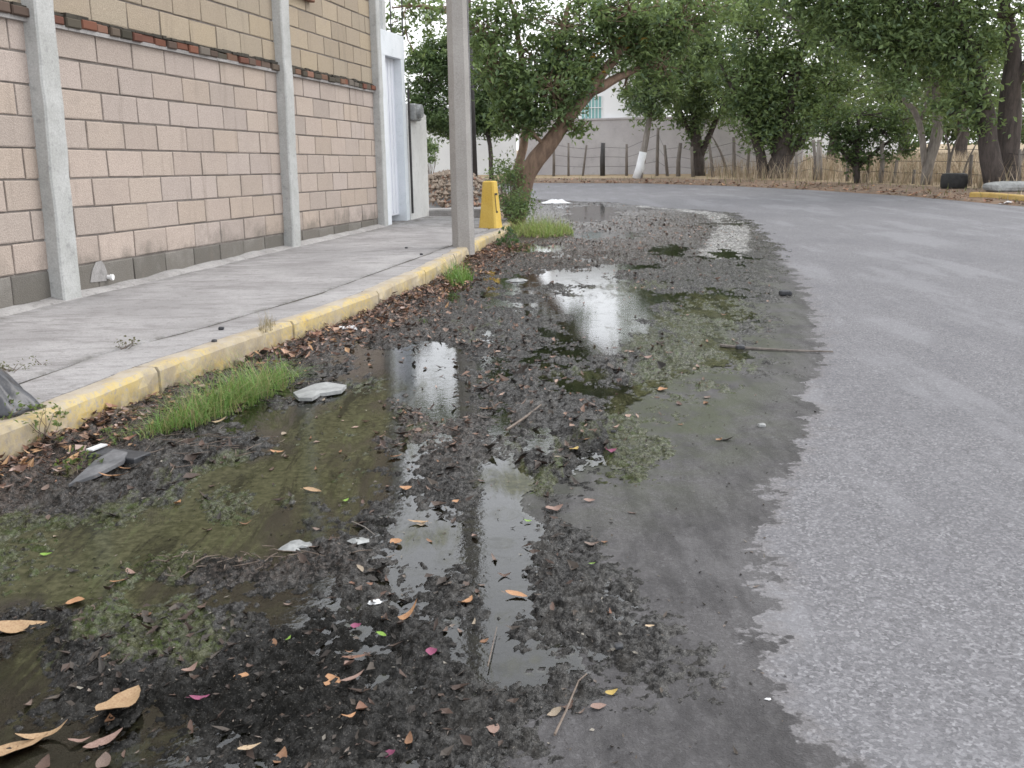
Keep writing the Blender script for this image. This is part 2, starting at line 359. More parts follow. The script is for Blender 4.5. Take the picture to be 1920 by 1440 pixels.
MAT = dict(
    road=m_road(), mud=m_mud(), water=m_water(), block=m_block(), sidewalk=m_sidewalk(), kerb=m_kerb(),
    mortar=m_plain('mortar', (0.13, 0.115, 0.105), (0.20, 0.18, 0.165), 6, 0.95, 0.004),
    post=m_concrete('cast_concrete_post', (0.36, 0.365, 0.355), (0.45, 0.455, 0.45), 0.45, 1.6, (0.20, 0.20, 0.20)),
    pole=m_concrete('cast_concrete_pole', (0.31, 0.295, 0.28), (0.37, 0.355, 0.34), 0.22, 1.0, (0.24, 0.225, 0.215)),
    fillet=m_concrete('mortar_fillet', (0.24, 0.23, 0.225), (0.36, 0.35, 0.345), 0.6, 2.0),
    white=m_concrete('white_render', (0.62, 0.66, 0.70), (0.70, 0.73, 0.77), 0.35, 0.8, (0.42, 0.45, 0.46)),
    door=m_concrete('white_gate_paint', (0.66, 0.68, 0.74), (0.70, 0.72, 0.78), 0.12, 0.8, (0.50, 0.52, 0.56)),
    offwhite=m_concrete('weathered_render', (0.60, 0.60, 0.59), (0.70, 0.70, 0.69), 0.4, 1.2, (0.40, 0.39, 0.38)),
    greywall=m_concrete('grey_cement_wall', (0.42, 0.40, 0.415), (0.50, 0.485, 0.495), 0.5, 0.5, (0.32, 0.305, 0.32)),
    farwhite=m_plain('far_white_paint', (0.70, 0.72, 0.75), (0.76, 0.78, 0.80), 0.6, 0.8),
    brick=m_vcol('fired_brick', 0.9, 0.2),
    yellow=m_concrete('yellow_paint', (0.60, 0.40, 0.085), (0.64, 0.45, 0.12), 0.25, 3, (0.40, 0.24, 0.06)),
    dirt=m_plain('dry_dirt', (0.16, 0.11, 0.08), (0.26, 0.19, 0.14), 1.5, 0.95, 0.01),
    ground=m_plain('dry_field_soil', (0.22, 0.165, 0.105), (0.32, 0.25, 0.16), 0.8, 0.95, 0.01),
    verge=m_plain('verge_litter_soil', (0.19, 0.125, 0.085), (0.12, 0.095, 0.07), 2.5, 0.95, 0.015, fine=25),
    soil=m_plain('dark_joint_soil', (0.030, 0.027, 0.023), (0.060, 0.054, 0.044), 6, 0.95, 0.006),
    leaf=m_leaf('green_leaf'), grass=m_leaf('grass_blade'),
    bark=m_bark('bark_brown', (0.30, 0.21, 0.155), (0.17, 0.12, 0.095)),
    barkd=m_bark('bark_dark', (0.095, 0.080, 0.074), (0.055, 0.048, 0.045)),
    barkp=m_bark('bark_pale', (0.30, 0.275, 0.25), (0.18, 0.16, 0.145)),
    wash=m_plain('lime_wash', (0.72, 0.73, 0.74), (0.62, 0.63, 0.64), 5, 0.9, 0.006),
    wood=m_bark('weathered_wood', (0.23, 0.205, 0.185), (0.14, 0.125, 0.115)),
    metal=m_plain('dark_painted_metal', (0.028, 0.027, 0.028), (0.045, 0.042, 0.042), 4, 0.55, 0.001, 0.4),
    grey_metal=m_plain('grey_metal', (0.17, 0.17, 0.175), (0.25, 0.25, 0.255), 6, 0.5, 0.001, 0.5),
    pvc=m_plain('white_plastic', (0.78, 0.78, 0.78), (0.72, 0.72, 0.72), 10, 0.4, 0.0005, 0.5),
    bag=m_plain('black_plastic', (0.022, 0.023, 0.027), (0.04, 0.042, 0.05), 12, 0.28, 0.004, 0.5),
    stone=m_plain('grey_stone', (0.20, 0.205, 0.205), (0.32, 0.33, 0.33), 9, 0.8, 0.004),
    slate=m_plain('slate_grey_board', (0.085, 0.088, 0.095), (0.15, 0.152, 0.16), 8, 0.6, 0.003),
    slate2=m_plain('dark_slate', (0.028, 0.030, 0.034), (0.05, 0.052, 0.058), 8, 0.55, 0.003),
    rubber=m_plain('black_rubber', (0.016, 0.016, 0.017), (0.03, 0.03, 0.03), 10, 0.75, 0.004),
    foam=m_plain('white_scrap', (0.66, 0.67, 0.68), (0.52, 0.53, 0.55), 15, 0.6, 0.002),
    rubble=m_vcol('rubble_stones', 0.92, 0.2), litter=m_vcol('leaf_litter', 0.6, 0.35),
    twig=m_plain('wet_twig', (0.10, 0.075, 0.06), (0.17, 0.135, 0.11), 30, 0.6, 0.001),
    mark=m_plain('black_paint', (0.05, 0.042, 0.03), (0.035, 0.03, 0.025), 8, 0.7, 0.0005),
)
def m_glass():
    t = NT('teal_window'); return t.done(t.bsdf((0.22, 0.42, 0.42), 0.2, None, 0.6))
MAT['glass'] = m_glass(); MAT['straw'] = m_vcol('straw_blade', 0.8, 0.15)

# ------------------------------------------------------------------ plan of the place (metres; x right, y ahead, camera at 0,0)
KY = np.array([-4, 0, 3.74, 4.38, 5.13, 5.63, 6.71, 7.64, 9.19, 10.35, 12.96, 14.3, 17, 20, 24, 28])
KX = np.array([-2.9, -2.55, -2.06, -1.93, -1.78, -1.63, -1.30, -1.05, -.76, -.58, -.24, -.06, .10, .16, .2, .2])
def kerbx(y): return np.interp(y, KY, KX)
KZ = 0.17
WY = np.array([-4, .8, 1.79, 2.23, 2.72, 3.15, 3.71, 4.31, 4.9, 5.97, 7.6, 10.4, 12.5, 14.4, 17, 19, 20.3, 21.1, 23.5, 25.2, 27])
WX = np.array([.5, .55, .61, .59, .74, .80, 1.06, 1.34, 1.47, 1.88, 2.33, 2.89, 3.2, 3.42, 4.0, 4.25, 3.9, 3.26, 2.4, 1.1, .3])
def wetx(y): return np.interp(y, WY, WX)
mp = np.array([gp(*p)[:2] for p in [(1000, 1500), (1075, 1400), (1120, 1250), (1150, 1100), (1150, 950), (1235, 850), (1300, 780), (1380, 700), (1440, 600), (1452, 540), (1450, 470), (1405, 420)]])
MY = np.concatenate([[-4, .8], mp[:, 1], [17, 19, 20.3, 21.1, 23.5, 25.2, 27]])
MX = np.concatenate([[.0, .05], mp[:, 0], [3.9, 4.15, 3.8, 3.2, 2.3, 1.0, .2]])
def mudx(y): return np.interp(y, MY, MX)
FAR = np.array([(-90, 40.5), (-40, 39.6), (-12, 39), (.9, 38.6), (4.7, 36.2), (7.0, 32.4), (8.4, 28.8), (9.5, 24.4), (9.95, 19.6), (10.1, 14), (10.1, 5), (10, -12)])

def strip(left, right, z0, z1, ys, nx, name, mat, attrs=None):   # a sheet between two curves x(y)
    u = np.linspace(0, 1, nx); Y, Uu = np.meshgrid(ys, u, indexing='ij')
    X = left(Y) * (1 - Uu) + right(Y) * Uu; Z = z0 * (1 - Uu) + z1 * Uu
    V = np.stack([X, Y, Z], -1).reshape(-1, 3)
    i = np.arange(len(ys) - 1)[:, None] * nx + np.arange(nx - 1)[None]
    Fq = np.stack([i, i + 1, i + nx + 1, i + nx], -1).reshape(-1, 4)
    at_ = {k: f(X, Y).ravel() for k, f in (attrs or {}).items()}
    return link(name, npmesh(name, V, Fq, at_), mat)

# --- road
ry = np.concatenate([[-12, -5, -1], np.geomspace(0.7, 42, 260)])
o = strip(lambda y: np.full_like(y, -4.0), lambda y: np.full_like(y, 14.0), 0, 0, ry, 140, 'road', MAT['road'],
          {'wetd': lambda x, y: np.clip(wetx(y) - x, -2, 2) * np.where(y > 27, 0, 1) - np.where(y > 26.5, 2, 0),
           'green': lambda x, y: sstep(2.6, 4.5, y) * (1 - sstep(9, 14, y)) * sstep(-.1, .5, wetx(y) - x)})
tag(o, kind='structure')
me = npmesh('road', np.array([(-95, 26, -.004), (-4.2, 26, -.004), (-4.2, 45, -.004), (-95, 45, -.004)]), [[0, 1, 2, 3]], {'wetd': [-2] * 4, 'green': [0] * 4})
tag(link('road', me, MAT['road']), kind='structure')

# --- ground beyond the far edge of the road (rises as a low bank, then a field)
nrm = []
for i in range(len(FAR)):
    t = FAR[min(i + 1, len(FAR) - 1)] - FAR[max(i - 1, 0)]; t = t / np.linalg.norm(t); nrm.append(np.array([-t[1], t[0]]))
nrm = np.array(nrm)
def offs(d, z): return np.concatenate([FAR + nrm * d, np.full((len(FAR), 1), z)], 1)
def ring(ds, name, mat):
    V = np.concatenate([offs(d, z) for d, z in ds]); n = len(FAR); Fq = []
    for k in range(len(ds) - 1):
        for i in range(n - 1): Fq.append([k * n + i, k * n + i + 1, (k + 1) * n + i + 1, (k + 1) * n + i])
    return tag(link(name, npmesh(name, V, Fq), mat), kind='structure')
ring([(0, -.01), (.12, .035), (.5, .07), (1.2, .11), (2.2, .12)], 'verge', MAT['verge'])
ring([(2.2, .12), (6, .12), (25, .25), (80, .6), (420, 1.0)], 'ground', MAT['ground'])
V = np.array([(-420, -420, -.03), (420, -420, -.03), (420, 420, -.03), (-420, 420, -.03)], float)
tag(link('ground', npmesh('ground', V, [[0, 1, 2, 3]]), MAT['ground']), kind='structure')
# dirt bank behind the pavement and round the leaning tree
ys = np.linspace(14.4, 29, 60)
def bankz(x, y): return 0.0
u = np.linspace(0, 1, 40); Y, Uu = np.meshgrid(ys, u, indexing='ij')
X = -14 * (1 - Uu) + (kerbx(Y) + .25 + .25 * (fbm(Y, Y * 0, .9, 3, 5) - .5)) * Uu
Z = -.03 + (.17 * sstep(.02, .7, (kerbx(Y) + .25) - X) + .05 * fbm(X, Y, 1.4, 4, 3)) * sstep(29, 26.5, Y) * sstep(14.4, 15.2, Y)
Z = np.where((X < kerbx(Y) - .1) & (Y < 19.4), np.minimum(Z, .12), Z)
V = np.stack([X, Y, Z], -1).reshape(-1, 3); i = np.arange(59)[:, None] * 40 + np.arange(39)[None]
tag(link('dirt_bank', npmesh('dirt_bank', V, np.stack([i, i + 1, i + 41, i + 40], -1).reshape(-1, 4), smooth=True), MAT['dirt']), kind='structure')

# --- mud and the water standing in it
my = np.geomspace(1.0, 26.6, 800); nxm = 540
u = np.linspace(0, 1, nxm); Y, Uu = np.meshgrid(my, u, indexing='ij')
L = kerbx(Y) - .02; Rr = mudx(Y) + .55
X = L * (1 - Uu) + Rr * Uu
def blob(px, py, rx, ry, z=0.0):   # a soft ellipse whose extent is measured on the ground
    c = gp(px, py, z); w = gp(px + rx, py, z); a = gp(px, py - ry, z); b = gp(px, py + ry, z)
    sx = abs(w[0] - c[0]); sy = abs(a[1] - b[1]) / 2; sk = (a[0] - b[0]) / (a[1] - b[1])
    dx = (X - c[0] - sk * (Y - c[1])) / sx; dy = (Y - c[1]) / sy
    return np.exp(-(dx * dx + dy * dy))
inside = sstep(-.36, .36, mudx(Y) + .40 * (fbm(X, Y * .6, 2.2, 4, 21) - .5) * 2 + .30 * (fbm(X, Y, 16, 4, 23, .65) - .5) - X)
n_big = fbm(X, Y, 1.1, 4, 1); n_mid = fbm(X, Y, 5.5, 4, 2); n_fine = fbm(X, Y, 26, 4, 3, 0.6); n_st = fbm(X * 2.2 + Y * .5, Y * .8, 3.2, 4, 8)
n_xf = fbm(X, Y, 70, 3, 5, .6)
h = 0.0102 + .036 * (n_big - .5) + .034 * (n_mid - .5) + .034 * (n_st - .5) + .034 * (n_fine - .5) + .024 * (n_xf - .5) + .010 * (fbm(X, Y, 170, 2, 15, .6) - .5)
for px, py, rx, ry, s in [(822, 705, 48, 60, .036), (1135, 615, 72, 36, .037), (1150, 560, 60, 28, .034), (1050, 575, 40, 14, .018), (935, 788, 26, 30, .03),
                          (950, 960, 50, 120, .037), (940, 1110, 38, 75, .030), (990, 1230, 80, 50, .016), (1110, 400, 50, 16, .05), (1150, 440, 80, 9, .045), (1080, 520, 90, 14, .035), (1190, 500, 60, 8, .03), (1000, 470, 60, 8, .025), (1250, 468, 44, 10, .04), (1180, 590, 50, 8, .02),
                          (1360, 476, 24, 7, .03), (800, 1010, 50, 26, .024), (870, 1200, 40, 40, .014), (760, 860, 30, 30, .02), (1330, 570, 60, 30, .016), (300, 1010, 260, 50, .03), (520, 890, 160, 40, .03), (640, 800, 120, 36, .028),
                          (150, 1120, 150, 30, .018), (60, 1280, 70, 40, .012)]:
    h = h - s * blob(px, py, rx, ry)
for px, py, rx, ry, s in [(440, 1060, 190, 26, .022), (640, 1030, 70, 30, .020), (990, 760, 60, 40, .022), (1100, 780, 60, 40, .016), (300, 1190, 150, 75, .018), (760, 800, 60, 30, .02), (880, 660, 60, 80, .016), (1040, 1040, 60, 70, .020), (860, 900, 40, 60, .014), (1060, 900, 70, 60, .012), (450, 1350, 300, 80, .006),
                          (400, 850, 90, 30, .02), (1200, 430, 120, 40, .03), (740, 590, 80, 40, .02), (1000, 400, 60, 20, .03)]:
    h = h + s * blob(px, py, rx, ry)
kd = X - kerbx(Y)
h = h - .0036 * sstep(.45, .9, kd) * (.4 + 1.2 * fbm(X, Y, 1.6, 3, 33)) * sstep(1.6, 2.6, Y)
h = h + .035 * np.exp(-(kd / .16) ** 2) * (.5 + n_mid)
LEVEL = 0.004
h = np.where(inside > 0, h, h)
edge = np.clip((1 - inside) * 3, 0, 1)
zmud = np.where(inside < .995, np.maximum(h, -.004) * inside - .011 * (1 - inside) ** 1.2 + .016 * (n_fine - .5) * edge, h)
zmud = np.where(inside <= .02, -.014, zmud)
zmud = np.where(Y > 25, zmud * sstep(26.6, 25, Y) - .01, zmud)
alg = (blob(250, 1010, 330, 60) + blob(500, 900, 190, 50) + blob(640, 800, 130, 45) + .9 * blob(300, 1190, 170, 80) + .9 * blob(100, 1080, 160, 50) + .6 * blob(700, 730, 80, 30)
       + .5 * blob(1010, 830, 70, 50) + .55 * blob(1080, 700, 60, 12) + .5 * blob(1170, 900, 50, 120) + .5 * blob(1330, 720, 80, 60) + .7 * blob(1340, 575, 90, 30) + .6 * blob(1300, 640, 150, 60) + .75 * blob(1250, 760, 120, 90) + .5 * blob(1220, 900, 60, 90) + .5 * blob(1180, 540, 120, 20) + .4 * blob(900, 620, 90, 40)
       + .6 * blob(980, 910, 100, 30) + .5 * blob(800, 1010, 60, 30) + .4 * blob(40, 1250, 60, 90) + .35 * blob(760, 545, 90, 30))
alg = np.clip(alg + .22 * (n_st - .45), 0, 1.2)
dark = np.clip(blob(420, 1350, 460, 120) + .9 * blob(600, 1200, 260, 70) + .9 * blob(80, 1200, 110, 50) + .8 * blob(560, 990, 240, 22) + .8 * blob(300, 1060, 240, 26) + .8 * blob(1110, 870, 60, 90) + .6 * blob(1150, 960, 60, 80)
               + .6 * blob(800, 1020, 70, 40) + .5 * blob(760, 560, 120, 30) + .6 * blob(640, 890, 150, 22) + .5 * (n_mid - .5) - .9 * blob(300, 1190, 150, 70), 0, 1)
brown = np.clip(np.exp(-(kd / .35) ** 2) + 1.1 * blob(1210, 425, 150, 34) + blob(1040, 440, 120, 45) + .8 * blob(720, 580, 120, 50) + .7 * blob(780, 800, 120, 60) + .7 * blob(450, 1060, 200, 30) + .3 * sstep(8, 16, Y), 0, 1)
gl = gp(1235, 392); grav = np.zeros_like(X)
gpts = [gp(*p)[:2] for p in [(1215, 389), (1290, 394), (1345, 405), (1375, 425), (1370, 450), (1350, 478)]]
for a, b in zip(gpts[:-1], gpts[1:]):
    for k in np.linspace(0, 1, 6): 
        c = a * (1 - k) + b * k; grav = np.maximum(grav, np.exp(-(((X - c[0]) / .28) ** 2 + ((Y - c[1]) / .7) ** 2)))

V = np.stack([X, Y, zmud], -1).reshape(-1, 3)
i = np.arange(len(my) - 1)[:, None] * nxm + np.arange(nxm - 1)[None]
Fq = np.stack([i, i + 1, i + nxm + 1, i + nxm], -1).reshape(-1, 4)
keep = (zmud.ravel()[Fq].max(1) > -.006)
Fk = Fq[keep]; used, inv = np.unique(Fk, return_inverse=True)
sel = lambda a: a.ravel()[used]
tag(link('mud', npmesh('mud', V[used], inv.reshape(-1, 4), {'alg': sel(alg), 'dark': sel(dark), 'brown': sel(brown), 'grav': sel(grav)}, smooth=True), MAT['mud']), kind='structure')
wk = (zmud.ravel()[Fq].min(1) < LEVEL + .002) & (inside.ravel()[Fq].min(1) > .80) & (Y.ravel()[Fq].max(1) < 24.5)
Fk = Fq[wk]; used, inv = np.unique(Fk, return_inverse=True)
Vw = V[used].copy(); Vw[:, 2] = LEVEL
tag(link('water', npmesh('water', Vw, inv.reshape(-1, 4), {'alg': np.clip(sel(alg), 0, 1)}, smooth=True), MAT['water']), kind='structure')

def mudz(x, y):                    # height of what lies on the strip at a point
    if x < kerbx(y): return KZ
    if x > mudx(y) + .5 or y < 1.0 or y > 26: return 0.0
    r = int(np.clip(np.searchsorted(my, y), 0, len(my) - 1)); uu = (x - L[r, 0]) / (Rr[r, 0] - L[r, 0])
    c = int(np.clip(round(uu * (nxm - 1)), 0, nxm - 1))
    return max(float(zmud[r, c]), LEVEL if inside[r, c] > .80 else 0.0)

# --- kerb and pavement
ky = np.concatenate([np.linspace(-4, 3, 15), np.linspace(3.1, 17, 170)])
KJ = np.arange(-3.2, 16.5, 1.37)
ky = np.unique(np.concatenate([ky] + [KJ + d for d in (-.012, -.006, .006, .012)]))
prof = [(.0, -.05, 1.0, 1), (.0, .04, .75, .8), (.0, .10, .95, .3), (.0, .148, 1, .05), (-.012, KZ + .001, .8, 0), (-.06, KZ + .004, .45, 0), (-.115, KZ + .004, .12, 0), (-.125, KZ - .02, 0, .4)]
V = []; P = []; D = []
for y in ky:
    jx = .012 * (float(fbm(np.array([y]), np.array([3.3]), 1.7, 3, 9)[0]) - .5); jz = .012 * (float(fbm(np.array([y]), np.array([8.3]), 1.1, 3, 4)[0]) - .5)
    drop = .05 * float(sstep(12.5, 14.5, np.array(y)))
    cut = .012 if np.abs(KJ - y).min() < .007 else 0.0; chip = .022 * max(0, float(fbm(np.array([y]), np.array([5.7]), 5, 3, 14)[0]) - .62) / .2
    for dx, z, p, d in prof: V.append((float(kerbx(y)) + dx + jx - cut - (chip if z > .12 else 0), y, z + (jz if z > .02 else 0) - (drop if z > .12 else 0))); P.append(p); D.append(1.0 if cut else d)
np_ = len(prof); Fq = [[r * np_ + k, (r + 1) * np_ + k, (r + 1) * np_ + k + 1, r * np_ + k + 1] for r in range(len(ky) - 1) for k in range(np_ - 1)]
tag(link('kerb', npmesh('kerb', V, Fq, {'paint': P, 'dirt': D}), MAT['kerb']), kind='structure')

A0 = np.array([-3.46, 7.34, 0.]); DW = np.array([.212, 1, 0]); DW /= np.linalg.norm(DW); NW = np.array([DW[1], -DW[0], 0])
def wallx(y): return A0[0] + .212 * (y - A0[1])
def wp(s, z, off=0.0): return A0 + DW * s + NW * off + np.array([0, 0, z])
JY = np.array([-4, 5.37, 6.28, 7.69, 9.67, 11.55, 14.5, 17]); JX = np.array([-3.8, -2.24, -1.90, -1.47, -1.06, -.66, -.30, -.1])
def joint(y): return np.interp(y, JY, JX)
py_ = np.linspace(-4, 16.9, 160)
wob = lambda y: .030 * (fbm(y, y * 0 + 2.2, 5, 4, 12) - .5)
drop = lambda y: -.05 * sstep(12.5, 14.5, y)
def slab(left, right, name, dirtf):
    u = np.concatenate([[0, .004], np.linspace(.03, .97, 20), [.996, 1]]); Yy, Uu = np.meshgrid(py_, u, indexing='ij'); Xx = left(Yy) * (1 - Uu) + right(Yy) * Uu
    Zz = KZ + drop(Yy) * sstep(-1.2, -.2, Xx) + .008 * (fbm(Xx, Yy, 1.2, 3, 6) - .5)
    Zz[:, 0] -= .02; Zz[:, -1] -= .02
    V = np.stack([Xx, Yy, Zz], -1).reshape(-1, 3); i = np.arange(159)[:, None] * 24 + np.arange(23)[None]
    tag(link(name, npmesh(name, V, np.stack([i, i + 1, i + 25, i + 24], -1).reshape(-1, 4), {'dirt': dirtf(Xx, Yy, Uu).ravel()}), MAT['sidewalk']), kind='structure')
slab(lambda y: joint(y) + .016 + wob(y), lambda y: kerbx(y) - .128, 'sidewalk', lambda x, y, u: .5 * np.exp(-((x - joint(y)) / .05) ** 2) + .8 * sstep(13, 15, y))
slab(lambda y: wallx(y) - .6, lambda y: joint(y) - .016 + wob(y + 2.03), 'sidewalk', lambda x, y, u: .6 * np.exp(-((x - joint(y)) / .06) ** 2) + .7 * np.exp(-((x - wallx(y) - .1) / .14) ** 2) + .6 * sstep(13, 15.5, y))
strip(lambda y: joint(y) - .08, lambda y: joint(y) + .08, KZ - .008, KZ - .008, np.linspace(-4, 12.4, 60), 3, 'joint_soil', MAT['soil'])['kind'] = 'structure'
strip(lambda y: wallx(y) - .6, lambda y: kerbx(y) - .1, KZ - .075, KZ - .075, np.linspace(-4, 16.9, 60), 3, 'soil', MAT['soil'])['kind'] = 'structure'

# ------------------------------------------------------------------ block wall
wall = empty('block_wall', wp(0, 0), 'tall tan concrete block wall with grey posts along the pavement', 'wall')
SK = .0165; BL, BH = .508, .221; G = .0075
S0, S1 = -5.4, 7.56
def blocks(z0, rows, tones, name, off0, base=False, ph=0.0):
    V = []; Fc = []; T = []
    for r in range(rows):
        s = S0 - (.27 if (r % 2) else 0) + off0
        while s < S1:
            a, b = max(s + G, S0), min(s + BL - G, S1)
            if b - a > .04:
                zb = z0 + r * BH + G; zt = z0 + (r + 1) * BH - G
                o = random.uniform(-.003, .003); t = np.array(random.choice(tones)) * random.uniform(.92, 1.06) * .84
                q = len(V); c = .006
                for ins, dep in ((0, -.03), (0, -.004), (c, 0)):
                    for ss, zz in ((a + ins, zb + ins), (b - ins, zb + ins), (b - ins, zt - ins), (a + ins, zt - ins)):
                        V.append(wp(ss + random.uniform(-.004, .004), zz - SK * ss + random.uniform(-.0035, .0035), o + dep)); T.append(t)
                for k in range(2):
                    for j in range(4):
                        p, n = q + k * 4 + j, q + k * 4 + (j + 1) % 4; Fc.append([p, n, n + 4, p + 4])
                Fc.append([q + 8, q + 9, q + 10, q + 11])
            s += BL
    me = npmesh(name, V, Fc, cols={'tone': np.array(T)})
    o = link(name, me, MAT['block'], wall); o.matrix_parent_inverse = Matrix.Translation(-Vector(wall.location)); return o
LOW = [(.47, .396, .348), (.455, .386, .342), (.48, .402, .352), (.465, .391, .338), (.470, .391, .332), (.465, .397, .358), (.43, .367, .325)]
UPP = [(.42, .35, .265), (.39, .325, .25), (.435, .36, .265), (.40, .34, .265), (.37, .31, .24)]
GRY = [(.27, .255, .235), (.33, .31, .285), (.19, .18, .165), (.24, .225, .205)]
blocks(.405 - BH, 1, GRY, 'base_course', .05)
blocks(.405, 8, LOW, 'lower_blockwork', .10)
blocks(2.27, 9, UPP, 'upper_blockwork', .32)
mb = MB(); L_ = S1 - S0
def slantbox(mb, s0, s1, z0, z1, o0, o1, sk=SK):
    vs = [wp(s, z - (sk * s), o) for s in (s0, s1) for z in (z0, z1) for o in (o0, o1)]
    mb.add(vs, [(0, 1, 3, 2), (4, 6, 7, 5), (0, 4, 5, 1), (2, 3, 7, 6), (0, 2, 6, 4), (1, 5, 7, 3)])
slantbox(mb, S0, S1, -.1, 4.25, -.20, -.010); mb.build('mortar', MAT['mortar'], wall)
mb = MB(); slantbox(mb, S0 - .02, S1 + .02, 4.262, 4.36, -.22, .03); mb.build('coping', MAT['fillet'], wall)
# red brick course
def bricks(s0, s1, z, h, off, name, parent):
    V = []; Fc = []; T = []; s = s0
    while s < s1:
        l = random.uniform(.13, .24); b = min(s + l - .018, s1); q = len(V)
        t = np.array(random.choice([(.17, .075, .05), (.14, .065, .048), (.17, .10, .07), (.11, .08, .065), (.06, .055, .042), (.20, .11, .08), (.16, .14, .12), (.08, .07, .055), (.12, .095, .075)])) * random.uniform(.8, 1.1)
        o = off + random.uniform(-.018, .012); zz = z + random.uniform(-.006, .006); hh = h + random.uniform(-.012, .006); c = .008
        for ins, dep in ((0, -.06), (0, -.01), (c, 0)):
            for ss, zq in ((s + ins, zz + ins), (b - ins, zz + ins), (b - ins, zz + hh - ins), (s + ins, zz + hh - ins)):
                V.append(wp(ss, zq - SK * ss, o + dep)); T.append(t)
        for k in range(2):
            for j in range(4):
                p, n = q + k * 4 + j, q + k * 4 + (j + 1) % 4; Fc.append([p, n, n + 4, p + 4])
        Fc.append([q + 8, q + 9, q + 10, q + 11]); s += l
    o = link(name, npmesh(name, V, Fc, cols={'tone': np.array(T)}), MAT['brick'], parent); o.matrix_parent_inverse = Matrix.Translation(-Vector(parent.location)); return o
bricks(S0, S1, 2.185, .068, .048, 'brick_course', wall)
mb = MB(); slantbox(mb, S0, S1, 2.16, 2.19, -.01, .03); mb.build('bedding_mortar', MAT['fillet'], wall)
mb = MB()
s = S0
while s < S1:                      # mossy dirt that collects on the ledge
    l = random.uniform(.05, .2); slantbox(mb, s, min(s + l, S1), 2.252, 2.262 + random.uniform(.003, .024), 0.0, .03 + random.uniform(-.01, .014)); s += l
mb.build('ledge_moss', MAT['soil'], wall)
bricks(4.66, 5.45, 3.05, .07, .07, 'brick_ledge', wall)
# cement haunch at the foot
n = 90; ss = np.linspace(S0, S1, n); V = []
for s in ss:
    a = .10 + .05 * float(fbm(np.array([s]), np.array([1.]), 2.2, 3, 2)[0]); b = .015 + .04 * float(fbm(np.array([s]), np.array([5.]), 3, 3, 7)[0])
    V += [wp(s, KZ - .02, a + .03), wp(s, KZ + b * .4, a * .7), wp(s, KZ + b, .004), wp(s, KZ + b, -.02)]
Fq = [[r * 4 + k, (r + 1) * 4 + k, (r + 1) * 4 + k + 1, r * 4 + k + 1] for r in range(n - 1) for k in range(3)]
o = link('mortar_fillet', npmesh('mortar_fillet', V, Fq, smooth=True), MAT['fillet'], wall); o.matrix_parent_inverse = Matrix.Translation(-Vector(wall.location))
# tie posts
def post(s0, lean, w, name='concrete_post'):
    mb = MB(); n = 26; vs = []; fs = []
    for k in range(n):
        z = .10 + (4.24 - .10) * k / (n - 1); c = s0 + lean * z; e = [random.uniform(-.006, .006) for _ in range(4)]; d = .105 + random.uniform(-.005, .005)
        for ss, o in ((c - w / 2 + e[0], -.015), (c - w / 2 + e[1], d - .012), (c - w / 2 + .014 + e[1], d), (c + w / 2 - .014 + e[2], d), (c + w / 2 + e[2], d - .012), (c + w / 2 + e[3], -.015)): vs.append(wp(ss, z, o))
    for k in range(n - 1):
        for j in range(5): a = k * 6 + j; fs.append((a, a + 1, a + 7, a + 6))
    fs.append(tuple(range((n - 1) * 6, n * 6))); mb.add(vs, fs); return mb.build(name, MAT['post'], wall, smooth=False)
post(.245, .028, .225); post(4.41, .030, .225); post(-3.9, 0, .225); post(7.60, .01, .15)
mb = MB(); vs = [wp(a, z, .0065) for a, z in ((.62, .25), (.84, .235), (.86, .30), (.83, .37), (.80, .405), (.72, .40), (.66, .34))]
mb.add(vs, [tuple(range(7))]); mb.build('cement_smear', MAT['fillet'], wall)
mb = MB(); mb.tube([wp(.86, .265, -.02), wp(.865, .262, .035)], .018, 12); mb.tube([wp(.864, .262, .03), wp(.866, .262, .05)], .025, 12); mb.build('drain_pipe', MAT['pvc'], wall, smooth=False)

# ------------------------------------------------------------------ white gateway at the end of the wall
def wallhit(px, py, off=0.0):
    r = ray(px, py); t = ((A0 - CAM) @ NW + off) / (r @ NW); p = CAM + r * t; return float((p - A0) @ DW), float(p[2])
g0 = 7.70; g1 = wallhit(757, 250)[0]; gt = 3.02
gate = empty('gateway', wp(g0, KZ), 'white rendered gateway with a recessed gate next to the block wall', 'gateway')
mb = MB()
def wbox(mb, s0, s1, z0, z1, o0, o1): slantbox(mb, s0, s1, z0, z1, o0, o1, 0.0)
ztop0 = wallhit(702, 55)[1]; 
wbox(mb, g0, g0 + .30, .05, ztop0 - .32, -.5, .05); wbox(mb, g1 - .16, g1, .05, ztop0 - .32, -.5, .05); wbox(mb, g0 - .003, g1 + .003, ztop0 - .32, ztop0 + .02, -.503, .053)
mb.build('frame', MAT['white'], gate)
mb = MB(); wbox(mb, g0 + .30, g1 - .16, .27, ztop0 - .322, -.40, -.07); 
mb.build('gate_leaf', MAT['door'], gate)
mb = MB()
for k in range(1, 5): s = g0 + .30 + (g1 - .46 - g0) * k / 5; wbox(mb, s - .012, s + .012, .30, ztop0 - .36, -.072, -.06)
mb.build('gate_ribs', MAT['door'], gate)
for px, py0, py1 in ((734, 78, -40), (756, 85, 40)):
    s, z = wallhit(px, py0, -.2); mb = MB(); mb.tube([wp(s, z - .2, -.2), wp(s + .01, z + 1.1, -.2)], .012, 6); mb.build('starter_bar', MAT['metal'], gate)
s, z = wallhit(713, 58, -.2); mb = MB(); mb.box(wp(s, z + .6, -.2), .14, .14, 1.6, DW, NW); mb.build('column_stub', MAT['post'], gate)

